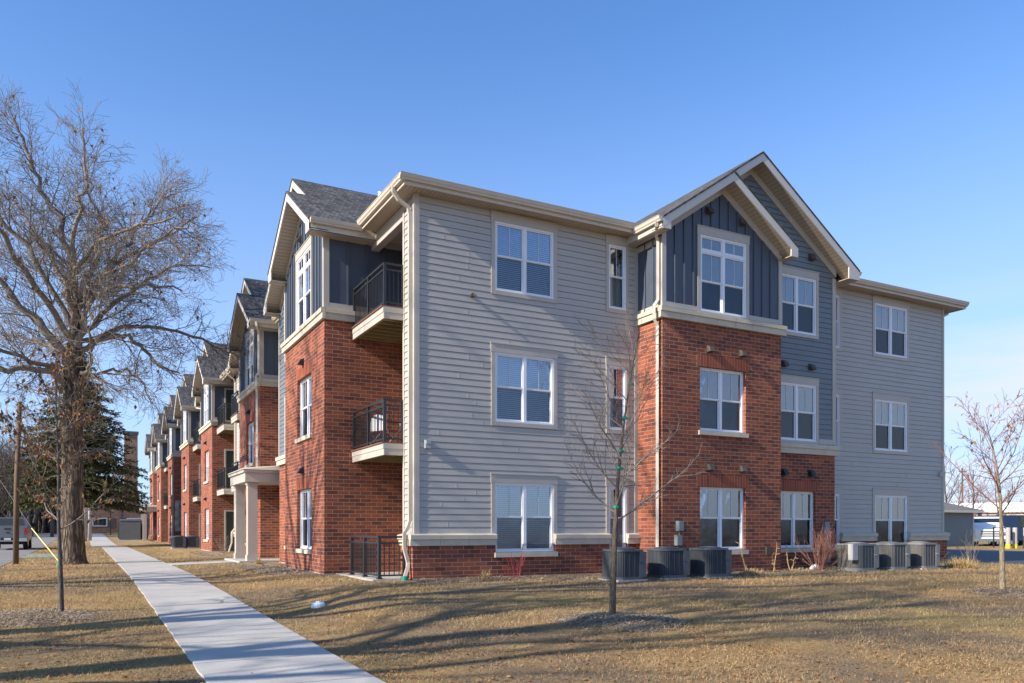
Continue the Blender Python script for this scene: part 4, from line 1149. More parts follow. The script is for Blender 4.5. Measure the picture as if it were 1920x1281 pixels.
# spruce behind the oak
def spruce():
    rng = random.Random(77); x, y = -.35, 62.0; z = zgf(x, y); H = 13.4
    t = empty('spruce_tree', (x, y, z), label='dense dark green spruce standing behind the big oak', cat='tree')
    mb = MB(); mb.tube([(0, 0, -.2), (0, 0, H * .5), (0, 0, H)], [.28, .16, .02], 9); mb.build('trunk', M['oakbark'], t, smooth=True)
    V = []; br = MB()
    lay = 36
    for i in range(lay):
        f = i / lay; zz = 3.0 + (H - 3.1) * f; Rr = 4.6 * (1 - f) ** .78 + .25
        n = int(17 - 8 * f)
        for k in range(n):
            a = k * 6.283 / n + i * .7 + rng.gauss(0, .2); ln = Rr * rng.uniform(.72, 1.12)
            d = Vector((math.cos(a), math.sin(a), .10)); p0 = Vector((0, 0, zz + rng.gauss(0, .15)))
            pts = [p0 + d * (ln * s) + Vector((0, 0, -.16 * ln * s * s * 1.3)) for s in (0, .33, .66, 1)]
            br.tube(pts, [.03, .022, .014, .006], 3, cap=False)
            m = int(105 * ln / 3) + 14
            for j in range(m):
                s = rng.uniform(.18, 1.0); p, dd = along(pts, s)
                q = side_dir(dd, rng, rng.uniform(.5, 1.2)); q.z -= .28; q.normalize()
                L = rng.uniform(.16, .44) * (1.15 - .4 * s); w = rng.uniform(.022, .045)
                sd = q.cross(Vector((rng.gauss(0, 1), rng.gauss(0, 1), rng.gauss(0, 1)))).normalized()
                V.append((p, p + q * L * .5 + sd * w, p + q * L, p + q * L * .5 - sd * w))
    br.build('branches', M['oakbark'], t, uv=False)
    A = np.array([[tuple(v) for v in qd] for qd in V], np.float32).reshape(-1, 3)
    mesh_np('crown', A, np.arange(len(A)).reshape(-1, 4), M['needle'], t)
spruce()

# bare trees beyond the parking lot
RT = [(1.6, (.8, 1.8), .7, .2, .12, .05, 4), (2.0, (.4, .9), .7, .2, .13, .03, 3)]
rts = [bare_tree('bare_tree', (0, 0, 0), random.Random(60 + i), 8, .12, RT, 10, minr=.012, twig='browntwig' if i else 'fartwig') for i in range(3)]
pos = [(66, 44), (71, 44.5), (77, 50), (84, 50), (92, 58), (99, 58), (88, 48), (74, 52), (108, 62), (64, 46), (70, 50), (97, 66), (106, 72), (115, 70), (80, 56), (90, 64)]
stand(rts, [(x, y, i % 3, rng.uniform(.75, 1.15), rng.uniform(0, 6), 'bare brown tree on the skyline beyond the parking lot') for i, (x, y) in enumerate(pos)], 'bare trees beyond the parking lot', None)

# ------------------------------------------------------------------ air conditioners
def rsq(w, d, r, n=5):
    pts = []
    for cx, cy, a0 in ((w / 2 - r, d / 2 - r, 0), (-w / 2 + r, d / 2 - r, 90), (-w / 2 + r, -d / 2 + r, 180), (w / 2 - r, -d / 2 + r, 270)):
        for i in range(n + 1):
            a = R(a0 + 90 * i / n); pts.append((cx + r * math.cos(a), cy + r * math.sin(a)))
    return pts
def ac_unit(loc, rz, light, label, group, w=.74, h=.68):
    t = empty('air_conditioner', loc, rz, label, 'air conditioner', group)
    mb = MB(); ring = rsq(w - .04, w - .04, .15); mb.prism([(a, b, .06) for a, b in ring], (0, 0, h - .10)); mb.build('coil', M['coil'], t, smooth=False)
    lv = MB(); ro = rsq(w, w, .16)
    n = len(ro)
    z = .075
    while z < h - .06:           # horizontal louvre blades
        for i in range(n):
            j = (i + 1) % n; a, b = ro[i], ro[j]; s = (w - .045) / w
            lv.poly([(a[0] * s, a[1] * s, z + .012), (b[0] * s, b[1] * s, z + .012), (b[0], b[1], z - .006), (a[0], a[1], z - .006)])
        z += .0235
    for i in range(n):
        a, b = ro[i], ro[(i + 1) % n]
        seg = math.hypot(b[0] - a[0], b[1] - a[1]); k = max(1, int(seg / .12))
        for j in range(k):
            x = a[0] + (b[0] - a[0]) * j / k; y = a[1] + (b[1] - a[1]) * j / k
            lv.box(x - .003, x + .003, y - .003, y + .003, .06, h - .05)
    lv.build('louver_guard', M['lightac'] if light else M['darkac'], t)
    pm = M['acpaintlight'] if light else M['acpaint']
    tp = MB(); r2 = rsq(w + .02, w + .02, .17); tp.prism([(a, b, h - .055) for a, b in r2], (0, 0, .045))
    tp.build('top_panel', pm, t)
    dm = MB()
    for rr, zz in ((.30, 0), (.27, .012), (.235, .02), (.20, .026), (.165, .030), (.13, .032)):
        pts = [(rr * math.cos(a), rr * math.sin(a), h - .004 + zz) for a in np.linspace(0, 2 * math.pi, 25)]; dm.tube(pts, .006, 4, cap=False)
    dm.tube([(0, 0, h - .01), (0, 0, h + .033)], .12, 14)
    for a in np.linspace(0, 2 * math.pi, 9)[:-1]: dm.tube([(math.cos(a) * .31, math.sin(a) * .31, h - .005), (math.cos(a) * .12, math.sin(a) * .12, h + .030)], .006, 4)
    dm.build('fan_guard', pm, t)
    bs = MB(); bs.prism([(a, b, 0.0) for a, b in rsq(w + .03, w + .03, .17)], (0, 0, .06)); bs.build('base_pan', pm, t)
    sp = MB(); sp.box(w / 2 - .17, w / 2 + .012, -w / 2 - .012, -w / 2 + .17, .06, h - .056); sp.build('service_panel', pm, t)
    vl = MB(); vl.tube([(w / 2 - .19, -w / 2 - .02, h * .56), (w / 2 - .10, -w / 2 - .03, h * .56)], .014, 8); vl.build('valve', M['bluepaint'] if not light else M['steel'], t)
    ls = MB(); ls.tube([(w / 2 - .08, w / 2 - .02, .16), (w / 2 - .05, w / 2 + .12, .12), (w / 2 - .02, w / 2 + .45, .22)], .022, 6); ls.tube([(w / 2 - .15, w / 2 - .02, .30), (w / 2 - .12, w / 2 + .15, .20), (w / 2 - .10, w / 2 + .45, .34)], .012, 6); ls.build('line_set', M['rubber'], t)
    pd = MB(); pd.box(-w / 2 - .03, w / 2 + .03, -w / 2 - .03, w / 2 + .03, -.06, -.001); pd.build('pad', M['foundation'], t)
    return t
grp = 'air conditioners along the end wall'
for x, y, lt, lb in ((10.78, 14.86, 0, 'charcoal air conditioner standing behind the taped young tree'), (12.10, 14.93, 0, 'charcoal air conditioner below the long white downspout of the brick bay'), (13.33, 14.86, 0, 'charcoal air conditioner under the brick bay window beside dried stalks'),
                    (18.95, 15.15, 1, 'pale grey air conditioner with a white side box next to the brown shrub'), (20.28, 15.15, 1, 'pale grey air conditioner in the middle of its light trio'), (21.62, 15.15, 1, 'pale grey air conditioner closest to the parking lot')):
    t = ac_unit((x, y, zgf(x, y) + .035), 0, lt, lb, grp, **(dict(w=.80, h=.73) if lt else {}))
    if lb.startswith('pale grey air conditioner with'):
        m = MB(); m.box(-.58, -.37, -.36, -.20, .28, .72); m.build('side_box', M['acbox'], t)
for x, lb in ((4.95, 'dark air conditioner of the far pair, closer to the sidewalk'), (5.70, 'dark air conditioner of the far pair, closer to the wall')):
    ac_unit((x, 51.4, zgf(x, 51.4) + .05), 0, 0, lb, 'dark air conditioners far down the row')

# ------------------------------------------------------------------ patio railing, chair, small things
mb = MB(); mb.box(5.62, 7.88, 17.02, 20.0, -.25, .035); tag(mb.build('patio_slab', M['concrete']), 'small concrete patio slab in the corner recess', 'patio', kind='structure')
t = empty('patio_railing', (5.85, 17.2, .03), label='black metal railing round the ground floor patio', cat='railing')
mb = MB(); railing(mb, [(5.80, 19.2), (5.80, 17.14), (6.38, 17.14)], .036, 1.0, 1.05, True); mb.build('railing_frame', M['black'], t, world=True)

def camp_chair():
    t = empty('folding_chair', (6.55, 18.95, 3.162), R(118), 'red and white folding chair behind the second floor balcony railing', 'chair')
    b = MB(); pts = []
    for a in np.linspace(0, math.pi, 9): pts.append((math.cos(a) * .26, .22, .62 + math.sin(a) * .20))
    bp = [(-.26, .22, .40)] + [(x, y, z) for x, y, z in pts][::-1] + [(.26, .22, .40)]
    b.prism(bp, (0, .012, 0)); b.build('backrest', M['cardwhite'], t)
    e = MB(); e.tube([(x * 1.02, y, z) for x, y, z in bp], .022, 6); e.build('backrest_edge', M['cardred'], t)
    s = MB(); s.hexa([(-.26, -.22, .42), (.26, -.22, .42), (.26, .22, .38), (-.26, .22, .38), (-.26, -.22, .44), (.26, -.22, .44), (.26, .22, .40), (-.26, .22, .40)]); s.build('seat', M['cardred'], t)
    for sx in (-1, 1):
        l = MB(); l.tube([(sx * .29, -.26, 0), (sx * .29, .26, .42), (sx * .27, .24, .80)], .012, 6); l.build('leg', M['steel'], t)
        l = MB(); l.tube([(sx * .30, .28, 0), (sx * .30, -.22, .44), (sx * .30, -.24, .62)], .012, 6); l.build('leg', M['steel'], t)
        a = MB(); a.tube([(sx * .31, -.27, .63), (sx * .31, .22, .60)], .018, 6); a.build('armrest', M['rubber'], t)
camp_chair()

z = zgf(3.57, 13.8)
t = empty('sewer_cleanout', (3.57, 13.8, z), label='white plastic cleanout cap set in the lawn by the sidewalk', cat='drain cap')
mb = MB(); mb.tube([(0, 0, -.06), (0, 0, .05), (0, 0, .075)], [.125, .12, .10], 16); mb.build('rim', M['whiteplastic'], t)
mb = MB(); mb.tube([(0, 0, .075), (0, 0, .10)], .045, 8); mb.build('plug', M['whiteplastic'], t)
mb = MB(); mb.tube([(6.32, 16.93, -.02), (6.32, 16.93, .10)], .075, 12); tag(mb.build('drain_pipe', M['greentape']), 'green drain pipe end under the corner downspout', 'drain pipe')
z = zgf(-.75, 30.2); mb = MB(); mb.tube([(-.75, 30.2, z - .02), (-.75, 30.2, z + .10), (-.75, 30.2, z + .13)], [.06, .055, .03], 8); tag(mb.build('valve_marker', M['greenplastic']), 'bright green plastic marker in the grass by the oak', 'marker')
t = empty('pole_guy_guard', (-.9, 36.0, zgf(-.9, 36)), label='slanting yellow guy wire guard between pole and oak', cat='guy guard')
mb = MB(); mb.tube([(0, 0, 0), (-.95, 1.2, 1.27)], .022, 8); mb.build('guard', M['yellow'], t)
mb = MB(); mb.tube([(-.95, 1.2, 1.27), (-3.2, 3.8, 5.0)], .006, 4); mb.build('wire', M['steel'], t)
t = empty('utility_pole', (-2.13, 33.1, zgf(-2.1, 33.1)), label='brown wooden utility pole left of the big oak', cat='pole')
mb = MB(); mb.tube([(0, 0, -.2), (.03, 0, 2.8), (.12, 0, 5.7)], [.095, .085, .072], 12); mb.build('shaft', M['polewood'], t, smooth=True)
mb = MB(); mb.tube([(.12, 0, 5.7), (.12, 0, 5.74)], .09, 12); mb.build('pole_top', M['steel'], t)
for x, y, hh, lb in ((.05, 82, 5.5, 'grey weathered pole beneath the spruce, the left of two'), (.45, 84, 5.5, 'grey weathered pole beneath the spruce, the right of two')):
    mb = MB(); z = zgf(x, y); mb.tube([(x, y, z - .2), (x, y, z + hh)], [.17, .13], 10); tag(mb.build('grey_pole', M['poleside'], smooth=True), lb, 'pole', 'grey poles under the spruce')
for x, y, hh, lb in ((4.35, 116, 8.5, 'thin dark lamp post before the brick house, taller one'), (2.9, 112, 5.2, 'thin dark lamp post before the brick house, shorter one')):
    t = empty('lamp_post', (x, y, zgf(x, y)), label=lb, cat='lamp post'); mb = MB(); mb.tube([(0, 0, 0), (0, 0, hh)], .055, 8); mb.build('shaft', M['black'], t)
    mb = MB(); mb.tube([(0, 0, hh), (-.5, 0, hh + .08)], .04, 6); mb.box(-.9, -.45, -.12, .12, hh + .04, hh + .13); mb.build('lamp_head', M['black'], t)

def cabinet():
    t = empty('utility_cabinet', (3.9, 82.0, zgf(3.9, 82)), R(-6), 'large dark grey utility cabinet beside the far sidewalk', 'cabinet')
    mb = MB(); mb.box(-1.0, .75, -.8, .8, .08, 1.85); mb.build('body', M['boxgrey'], t)
    mb = MB(); mb.hexa([(-1.06, -.86, 1.85), (.81, -.86, 1.85), (.81, .86, 1.85), (-1.06, .86, 1.85), (-.9, -.7, 1.97), (.65, -.7, 1.97), (.65, .7, 1.97), (-.9, .7, 1.97)]); mb.build('lid', M['boxgrey'], t)
    mb = MB(); mb.box(-1.2, 1.5, -.95, .95, -.1, .079); mb.build('pad', M['concrete'], t)
    mb = MB(); mb.box(.80, 1.35, -.5, .6, .08, 1.45); mb.build('side_cabinet', M['boxgreen'], t)
    mb = MB(); mb.box(-1.14, -1.003, -.6, .6, .2, 1.7); mb.build('door', M['boxgreen'], t)
cabinet()

# ------------------------------------------------------------------ shrubs and dry plants along the wall
def twiggy(name, loc, n, h, spread, mat, label, seed, r=.006, sub=3, cat='shrub'):
    rng = random.Random(seed); t = empty(name, loc, label=label, cat=cat); mb = MB(); out = []
    spec = [(sub, (h * .2, h * .45), .5, .25, .10, .08, 4)]
    for i in range(n):
        a = rng.uniform(0, 6.28); e = abs(rng.gauss(0, spread))
        d = Vector((math.cos(a) * math.sin(e), math.sin(a) * math.sin(e), math.cos(e)))
        grow(out, polyline((math.cos(a) * .05, math.sin(a) * .05, -.03), d, h * rng.uniform(.65, 1.1), 6, rng, .07, .04), r, r * .5, 0, spec, rng)
    tree_meshes(out, 3, r * .45).build('stems', M[mat], t)
    return t
twiggy('dogwood_shrub', (8.75, 16.15, 0), 13, .62, .35, 'redtwig', 'bright red twigged shrub below the ground floor siding window', 1, .007)
twiggy('bare_shrub', (17.85, 15.45, 0), 46, 1.15, .36, 'browntwig', 'tall reddish brown bare shrub beside the wall boxes', 2, .007, 4)
twiggy('bare_shrub', (23.4, 15.9, 0), 14, .6, .6, 'twig', 'sprawling bare shrub at the right corner of the wall', 3, .006)
twiggy('bare_shrub', (26.3, 16.5, 0), 16, 1.0, .4, 'twig', 'thin bare shrub standing past the building corner', 4, .006)
twiggy('bare_shrub', (5.75, 39.6, 0), 18, .9, .5, 'twig', 'bare shrub at the foot of the far corner downspout', 5, .006)
twiggy('bare_shrub', (5.95, 28.0, 0), 20, .7, .5, 'browntwig', 'low bare shrub beside the porch column', 6, .006)
twiggy('bare_shrub', (5.25, 76.5, 0), 22, 1.3, .45, 'browntwig', 'rusty bare shrub near the far porch', 7, .010)
def stalkp(x, y, h, lean, seed, label):
    rng = random.Random(seed); t = empty('dry_stalk_plant', (x, y, zgf(x, y)), label=label, cat='dried plant', group='dried stalk plants along the brick'); mb = MB()
    for k in range(2):
        p = polyline((k * .06, 0, 0), (lean + k * .12, 0, 1), h * (1 - .3 * k), 5, rng, .12, 0)
        mb.tube(p, [.014, .012, .010, .009, .008, .006], 5)
        for q in (2, 3, 4, 5):
            mb.tube(polyline(p[q], (rng.gauss(0, 1), rng.gauss(0, 1), .3), .1, 2, rng, .2), [.006, .008, .005], 4)
    mb.build('stalk', M['stalk'], t)
    lf = MB()
    for k in range(14):
        c = Vector((rng.gauss(0, .1), rng.gauss(0, .08), .02)); a = rng.uniform(0, 6.28); d = Vector((math.cos(a), math.sin(a), rng.uniform(0, .6))) * rng.uniform(.1, .2); w = Vector((-d.y, d.x, .03)) * .25
        lf.poly([c, c + d * .5 + w, c + d, c + d * .5 - w])
    lf.build('withered_leaves', M['deadleaf'], t)
stalkp(15.15, 15.45, .85, -.35, 1, 'leaning dried stalk by the charcoal air conditioner furthest right')
stalkp(16.15, 15.5, .82, -.15, 2, 'dried stalk with bent tip in front of the wall outlet box')
stalkp(17.15, 15.85, .75, -.25, 3, 'dried stalk under the slate section ground floor window')
stalkp(22.55, 16.5, .95, -.5, 4, 'dried stalk rising behind the pale air conditioners')
def tuft(x, y, r, h, n, seed, label, mat='straw'):
    rng = random.Random(seed); mb = MB()
    for i in range(n):
        a = rng.uniform(0, 6.28); e = rng.uniform(.3, 1.45); p = Vector((rng.gauss(0, r * .35), rng.gauss(0, r * .35), 0)); d = Vector((math.cos(a) * math.sin(e), math.sin(a) * math.sin(e), math.cos(e))) * h * rng.uniform(.5, 1.1)
        w = Vector((-math.sin(a), math.cos(a), 0)) * .005
        m_ = p + d * .6 + Vector((0, 0, .03)); q = p + d + Vector((0, 0, -.04 * e))
        mb.poly([p - w, p + w, m_ + w * .8, m_ - w * .8]); mb.poly([m_ - w * .8, m_ + w * .8, q])
    o = mb.build('straw_tuft', M[mat], loc=(x, y, zgf(x, y)), uv=False); tag(o, label, 'grass tuft', 'flattened straw tufts along the wall')
tuft(14.75, 14.85, .38, .24, 380, 1, 'flattened straw tuft right of the charcoal air conditioners')
tuft(23.3, 14.9, .55, .42, 800, 2, 'golden straw tuft near the parking lot edge')
tuft(8.05, 16.35, .12, .3, 160, 3, 'small straw tuft against the red brick base')
tuft(16.9, 15.35, .4, .18, 160, 4, 'low straw tuft beneath the brown bare shrub')
tuft(5.0, 26.8, .12, .3, 160, 5, 'small straw tuft beside the porch path')
tuft(18.2, 15.6, .4, .18, 200, 6, 'straw tuft left of the pale air conditioner with side box')
def litter(x, y, label, seed, s=.22):
    rng = random.Random(seed); mb = MB(); n = 9
    g = [[Vector(((i / n - .5) * s * 2.2, (j / n - .5) * s * 1.4, max(0, (1 - ((i / n - .5) ** 2 + (j / n - .5) ** 2) * 4)) * s * .8 + rng.gauss(0, s * .09))) for j in range(n + 1)] for i in range(n + 1)]
    for i in range(n):
        for j in range(n): mb.quad(g[i][j], g[i + 1][j], g[i + 1][j + 1], g[i][j + 1])
    tag(mb.build('plastic_bag', M['whiteplastic'], loc=(x, y, zgf(x, y)), uv=False), label, 'litter')
litter(22.75, 15.6, 'crumpled white plastic sheet by the right corner of the wall', 1, .26)
litter(18.25, 15.95, 'crumpled white plastic scrap beside the white side box', 2, .2)
litter(23.2, 15.3, 'small flat white plastic scrap near the golden straw', 3, .12)

# ------------------------------------------------------------------ background buildings and vehicles
def brick_house():
    x0, x1, y0, y1 = -1.2, 22, 128, 142; z = zgf(3, 128)
    t = empty('brick_house', (x0, y0, z), label='low brown brick house with white windows at the end of the sidewalk', cat='house')
    wz = [(2.2, 4.1, 1.0, 2.2), (6.6, 8.6, 1.0, 2.2)]
    P = lambda s, n, zz: (x0 + s, y0 - n, z + zz)
    mb = MB(); panel(mb, P, 0, x1 - x0, -.5, 4.0, wz, reveal=.15); mb.quad((x0, y0, z - .5), (x0, y1, z - .5), (x0, y1, z + 4), (x0, y0, z + 4)); mb.quad((x0, y0, z + 4), (x1, y0, z + 4), (x1, y1, z + 4), (x0, y1, z + 4)); mb.quad((x0, y1, z - .5), (x1, y1, z - .5), (x1, y1, z + 4), (x0, y1, z + 4))
    mb.build('wall', M['oldbrick'], t, world=True)
    mb = MB(); mb.pbox(P, -.1, x1 - x0, -.1, .1, 4.0, 4.12); mb.build('parapet', M['stone'], t, world=True)
    for a, b, c, d in wz:
        f = MB(); f.pbox(P, a, a + .12, -.1, .04, c, d); f.pbox(P, b - .12, b, -.1, .04, c, d); f.pbox(P, a + .12, b - .12, -.1, .04, d - .12, d); f.pbox(P, a + .12, b - .12, -.1, .04, c, c + .12)
        o = f.build('window', M['vinyl'], t, world=True)
        g = MB(); g.pbox(P, a + .12, b - .12, -.09, -.04, c + .12, d - .12); g.build('pane', M['carglass'], o, world=True)
        for s0 in (a - .75, b + .1):
            s = MB(); s.pbox(P, s0, s0 + .6, .0, .05, c - .1, d + .05); s.build('shutter', M['boxgrey'], t, world=True)
    f = MB(); f.pbox(P, 10.2, 11.8, .0, .06, 1.5, 3.4); f.build('wall_vent', M['boxgrey'], t, world=True)
    o = empty('chimney_stack', (6.2, 133, z), label='tall square brown brick chimney stack behind the brick house', cat='chimney')
    c = MB(); c.box(-.95, .85, -.85, .85, 3.9, 14.8); c.box(-1.15, 1.05, -1.05, 1.05, 0, 5.2); c.hexa([(-1.15, -1.05, 5.2), (1.05, -1.05, 5.2), (1.05, 1.05, 5.2), (-1.15, 1.05, 5.2), (-.952, -.852, 6.6), (.852, -.852, 6.6), (.852, .852, 6.6), (-.952, .852, 6.6)])
    c.build('shaft', M['oldbrick'], o)
    k = MB(); k.box(-1.08, .98, -.98, .98, 14.8, 15.2); k.build('cap', M['boxgrey'], o)
    b = empty('blue_house', (-3.2, 150, zgf(-3, 150)), label='small blue gabled house glimpsed beyond the brick house', cat='house')
    m = MB(); m.box(-2.2, 2.4, 0, 8, -.3, 3.0); m.build('wall', M['garage'], b)
    m = MB(); m.prism([(-2.5, -.3, 3.0), (2.7, -.3, 3.0), (.1, -.3, 5.6)], (0, 8.6, 0)); m.build('roof', M['lightshingle'], b)
    m = MB(); m.box(-1.2, 1.2, -.06, 0, .2, 2.3); m.build('door', M['vinyl'], b)
brick_house()

def garage():
    x0, y0 = 45.3, 33.0; z = zgf(x0, y0)
    t = empty('garage', (x0, y0, z), label='low slate sided garage with hipped grey roof across the parking lot', cat='garage')
    mb = MB(); P = lambda s, n, zz: (s, -n, zz); lap(mb, P, 0, 7.6, .2, 2.3, e=.16, t=.014); panel(mb, P, 0, 7.6, -.3, 2.3, n=-.004)
    P2 = lambda s, n, zz: (7.6 + n, s, zz); panel(mb, P2, 0, 6, -.3, 2.3); P3 = lambda s, n, zz: (-n, s, zz); lap(mb, P3, 0, 6, .2, 2.3, e=.16, t=.014); panel(mb, P3, 0, 6, -.3, 2.3, n=-.004)
    panel(mb, lambda s, n, zz: (s, 6 + n, zz), 0, 7.6, -.3, 2.3)
    mb.build('wall', M['garage'], t)
    mb = MB(); e = .45; zz = 2.42; a, b, c, d = (-e, -e, zz), (7.6 + e, -e, zz), (7.6 + e, 6 + e, zz), (-e, 6 + e, zz); r1, r2 = (2.7, 3, 3.55), (4.9, 3, 3.55)
    mb.poly([a, b, r2, r1]); mb.poly([b, c, r2]); mb.poly([c, d, r1, r2]); mb.poly([d, a, r1]); mb.build('roof', M['lightshingle'], t)
    mb = MB(); mb.box(-e, 7.6 + e, -e, 6 + e, 2.25, 2.415); mb.build('fascia', M['gutter'], t)
    mb = MB(); mb.box(7.5, 7.62, -.03, .1, 0, 2.25); mb.build('corner_board', M['trim'], t)
garage()

def canopy_station():
    x0, y0 = 98, 58; z = zgf(x0, y0)
    t = empty('service_station', (x0, y0, z), R(-58), 'white flat canopy with a low brick shop far beyond the parking lot', 'building')
    mb = MB(); mb.box(-12, 16, -6, 4, 3.1, 4.2); mb.build('canopy', M['whiteplastic'], t)
    for x, y in ((-2, -4), (6, -4), (14, -4), (-2, 2), (6, 2)):
        c = MB(); c.box(x - .2, x + .2, y - .2, y + .2, -.2, 3.1); c.build('column', M['boxgrey'], t)
    mb = MB(); mb.box(-8, 20, 6, 14, -.2, 3.6); mb.build('shop_wall', M['oldbrick'], t)
    mb = MB(); mb.box(-8.3, 20.3, 5.7, 14.3, 3.6, 4.3); mb.build('shop_fascia', M['whiteplastic'], t)
    for x in (-6, -2.5, 1, 4.5, 8, 11.5):
        w = MB(); w.box(x, x + 2.4, 5.93, 5.998, .6, 3.0); w.box(x + .1, x + 2.3, 5.90, 5.93, .7, 2.9, 1); w.build('window', [M['vinyl'], M['carglass']], t)
    mb = MB(); mb.box(-8.05, 20.05, 5.96, 5.999, 3.2, 3.5); mb.build('red_stripe', M['cardred'], t)
canopy_station()

def wheel(t, x, y, r, w=.24, axis='x'):
    m = MB(); m.tube([(x - w / 2, y, r), (x - w / 2 + .03, y, r), (x + w / 2 - .03, y, r), (x + w / 2, y, r)], [r * .93, r, r, r * .93], 22); o = m.build('wheel', M['rubber'], t)
    h = MB()
    for sx in (-1, 1): h.tube([(x + sx * (w / 2 - .02), y, r), (x + sx * (w / 2 + .012), y, r)], [r * .62, r * .55], 14)
    h.build('rim', M['chrome'], o)

def pickup():
    t = empty('pickup_truck', (-3.95, 55.2, zgf(-4, 55) + .015), 0, 'silver pickup truck seen from behind, parked on the street', 'pickup truck')
    # x across, y forward (away from the camera), z up
    body = MB()
    def sec(y, pts): return [(x, y, z) for x, z in pts]
    def loft(secs):
        n = len(secs[0]); b = len(body.v)
        for s in secs: body.v.extend(s)
        for i in range(len(secs) - 1):
            for j in range(n):
                k = (j + 1) % n; body.f.append((b + i * n + j, b + i * n + k, b + (i + 1) * n + k, b + (i + 1) * n + j)); body.m.append(0)
        body.f.append(tuple(range(b, b + n))[::-1]); body.m.append(0); body.f.append(tuple(b + (len(secs) - 1) * n + j for j in range(n))); body.m.append(0)
    lo = [(-.93, .52), (-.99, .66), (-1.0, 1.0), (-.97, 1.28), (-.90, 1.36), (.90, 1.36), (.97, 1.28), (1.0, 1.0), (.99, .66), (.93, .52)]
    loft([sec(0.0, lo), sec(1.9, lo), sec(4.1, lo), sec(5.1, [(x * .98, min(z, 1.22)) for x, z in lo]), sec(5.75, [(x * .93, min(z, 1.08)) for x, z in lo])])
    body.build('body', M['silver'], t)
    cab = MB(); body = cab
    c0 = [(-.90, 1.36), (-.88, 1.52), (-.74, 1.88), (-.62, 1.94), (.62, 1.94), (.74, 1.88), (.88, 1.52), (.90, 1.36)]
    loft([sec(1.92, c0), sec(2.1, c0), sec(3.5, c0), sec(3.7, [(x, min(z, 1.90)) for x, z in c0]), sec(4.5, [(x * .96, min(z, 1.38)) for x, z in c0])])
    cab.build('cab', M['silver'], t)
    g = MB(); g.prism([(-.74, 1.912, 1.46), (.74, 1.912, 1.46), (.64, 1.912, 1.86), (-.64, 1.912, 1.86)], (0, .007, 0)); g.build('rear_window', M['carglass'], t)
    for sx in (-1, 1):
        g = MB(); g.hexa([(sx * .885, 2.1, 1.46), (sx * .885, 4.0, 1.46), (sx * .895, 4.0, 1.46), (sx * .895, 2.1, 1.46), (sx * .765, 2.2, 1.85), (sx * .765, 3.5, 1.85), (sx * .775, 3.5, 1.85), (sx * .775, 2.2, 1.85)]); g.build('side_window', M['carglass'], t)
        l = MB(); l.box(min(sx * .86, sx * 1.0), max(sx * .86, sx * 1.0), -.025, .05, .92, 1.28); l.build('tail_light', M['redlens'], t)
        m = MB(); m.box(min(sx * .98, sx * 1.24), max(sx * .98, sx * 1.24), 3.85, 3.95, 1.38, 1.62); m.build('mirror', M['rubber'], t)
        wheel(t, sx * .84, 1.05, .40); wheel(t, sx * .84, 4.65, .40)
    b = MB(); b.box(-.97, .97, -.16, .06, .50, .70); b.box(-.35, .35, -.17, -.05, .56, .70, 1); b.build('bumper', [M['chrome'], M['rubber']], t)
    b = MB(); b.box(-.82, .82, -.022, .01, .74, 1.33); b.build('tailgate', M['silver'], t)
    b = MB(); b.box(-.17, .17, -.04, -.02, 1.19, 1.27); b.build('tailgate_handle', M['rubber'], t)
    b = MB(); b.tube([(0, -.04, 1.02), (0, -.02, 1.02)], .11, 16, flat=.45); b.build('emblem', M['bluepaint'], t)
    b = MB(); b.box(-.17, .17, -.185, -.171, .58, .70); b.build('plate', M['whiteplastic'], t)
    b = MB(); b.box(-.8, .8, .1, 5.3, .32, .52); b.build('chassis', M['rubber'], t)
pickup()

def box_truck():
    x, y = 53.9, 32.4; t = empty('white_truck', (x, y, zgf(x, y) - .1), R(-48), 'white truck facing the camera beyond the slate garage', 'truck')
    b = MB(); b.box(-1.0, 1.0, 0, 4.6, .45, 1.25); b.hexa([(-.98, .9, 1.25), (.98, .9, 1.25), (.98, 2.6, 1.25), (-.98, 2.6, 1.25), (-.86, 1.5, 2.1), (.86, 1.5, 2.1), (.86, 2.5, 2.1), (-.86, 2.5, 2.1)]); b.build('body', M['whiteplastic'], t)
    g = MB(); g.hexa([(-.86, 1.0, 1.34), (.86, 1.0, 1.34), (.86, 1.05, 1.34), (-.86, 1.05, 1.34), (-.8, 1.40, 2.0), (.8, 1.40, 2.0), (.8, 1.45, 2.0), (-.8, 1.45, 2.0)]); g.build('windscreen', M['carglass'], t)
    g = MB()
    for k in range(4): g.box(-.6, .6, -.03, .01, .72 + k * .12, .78 + k * .12)
    g.build('grille', M['boxgrey'], t)
    for sx in (-1, 1):
        l = MB(); l.box(min(sx * .66, sx * .96), max(sx * .66, sx * .96), -.03, .03, .82, 1.06); l.build('headlight', M['chrome'], t); wheel(t, sx * .88, .95, .38); wheel(t, sx * .88, 3.7, .38)
    l = MB(); l.box(-1.02, 1.02, -.12, 0, .42, .62); l.build('bumper', M['chrome'], t)
box_truck()
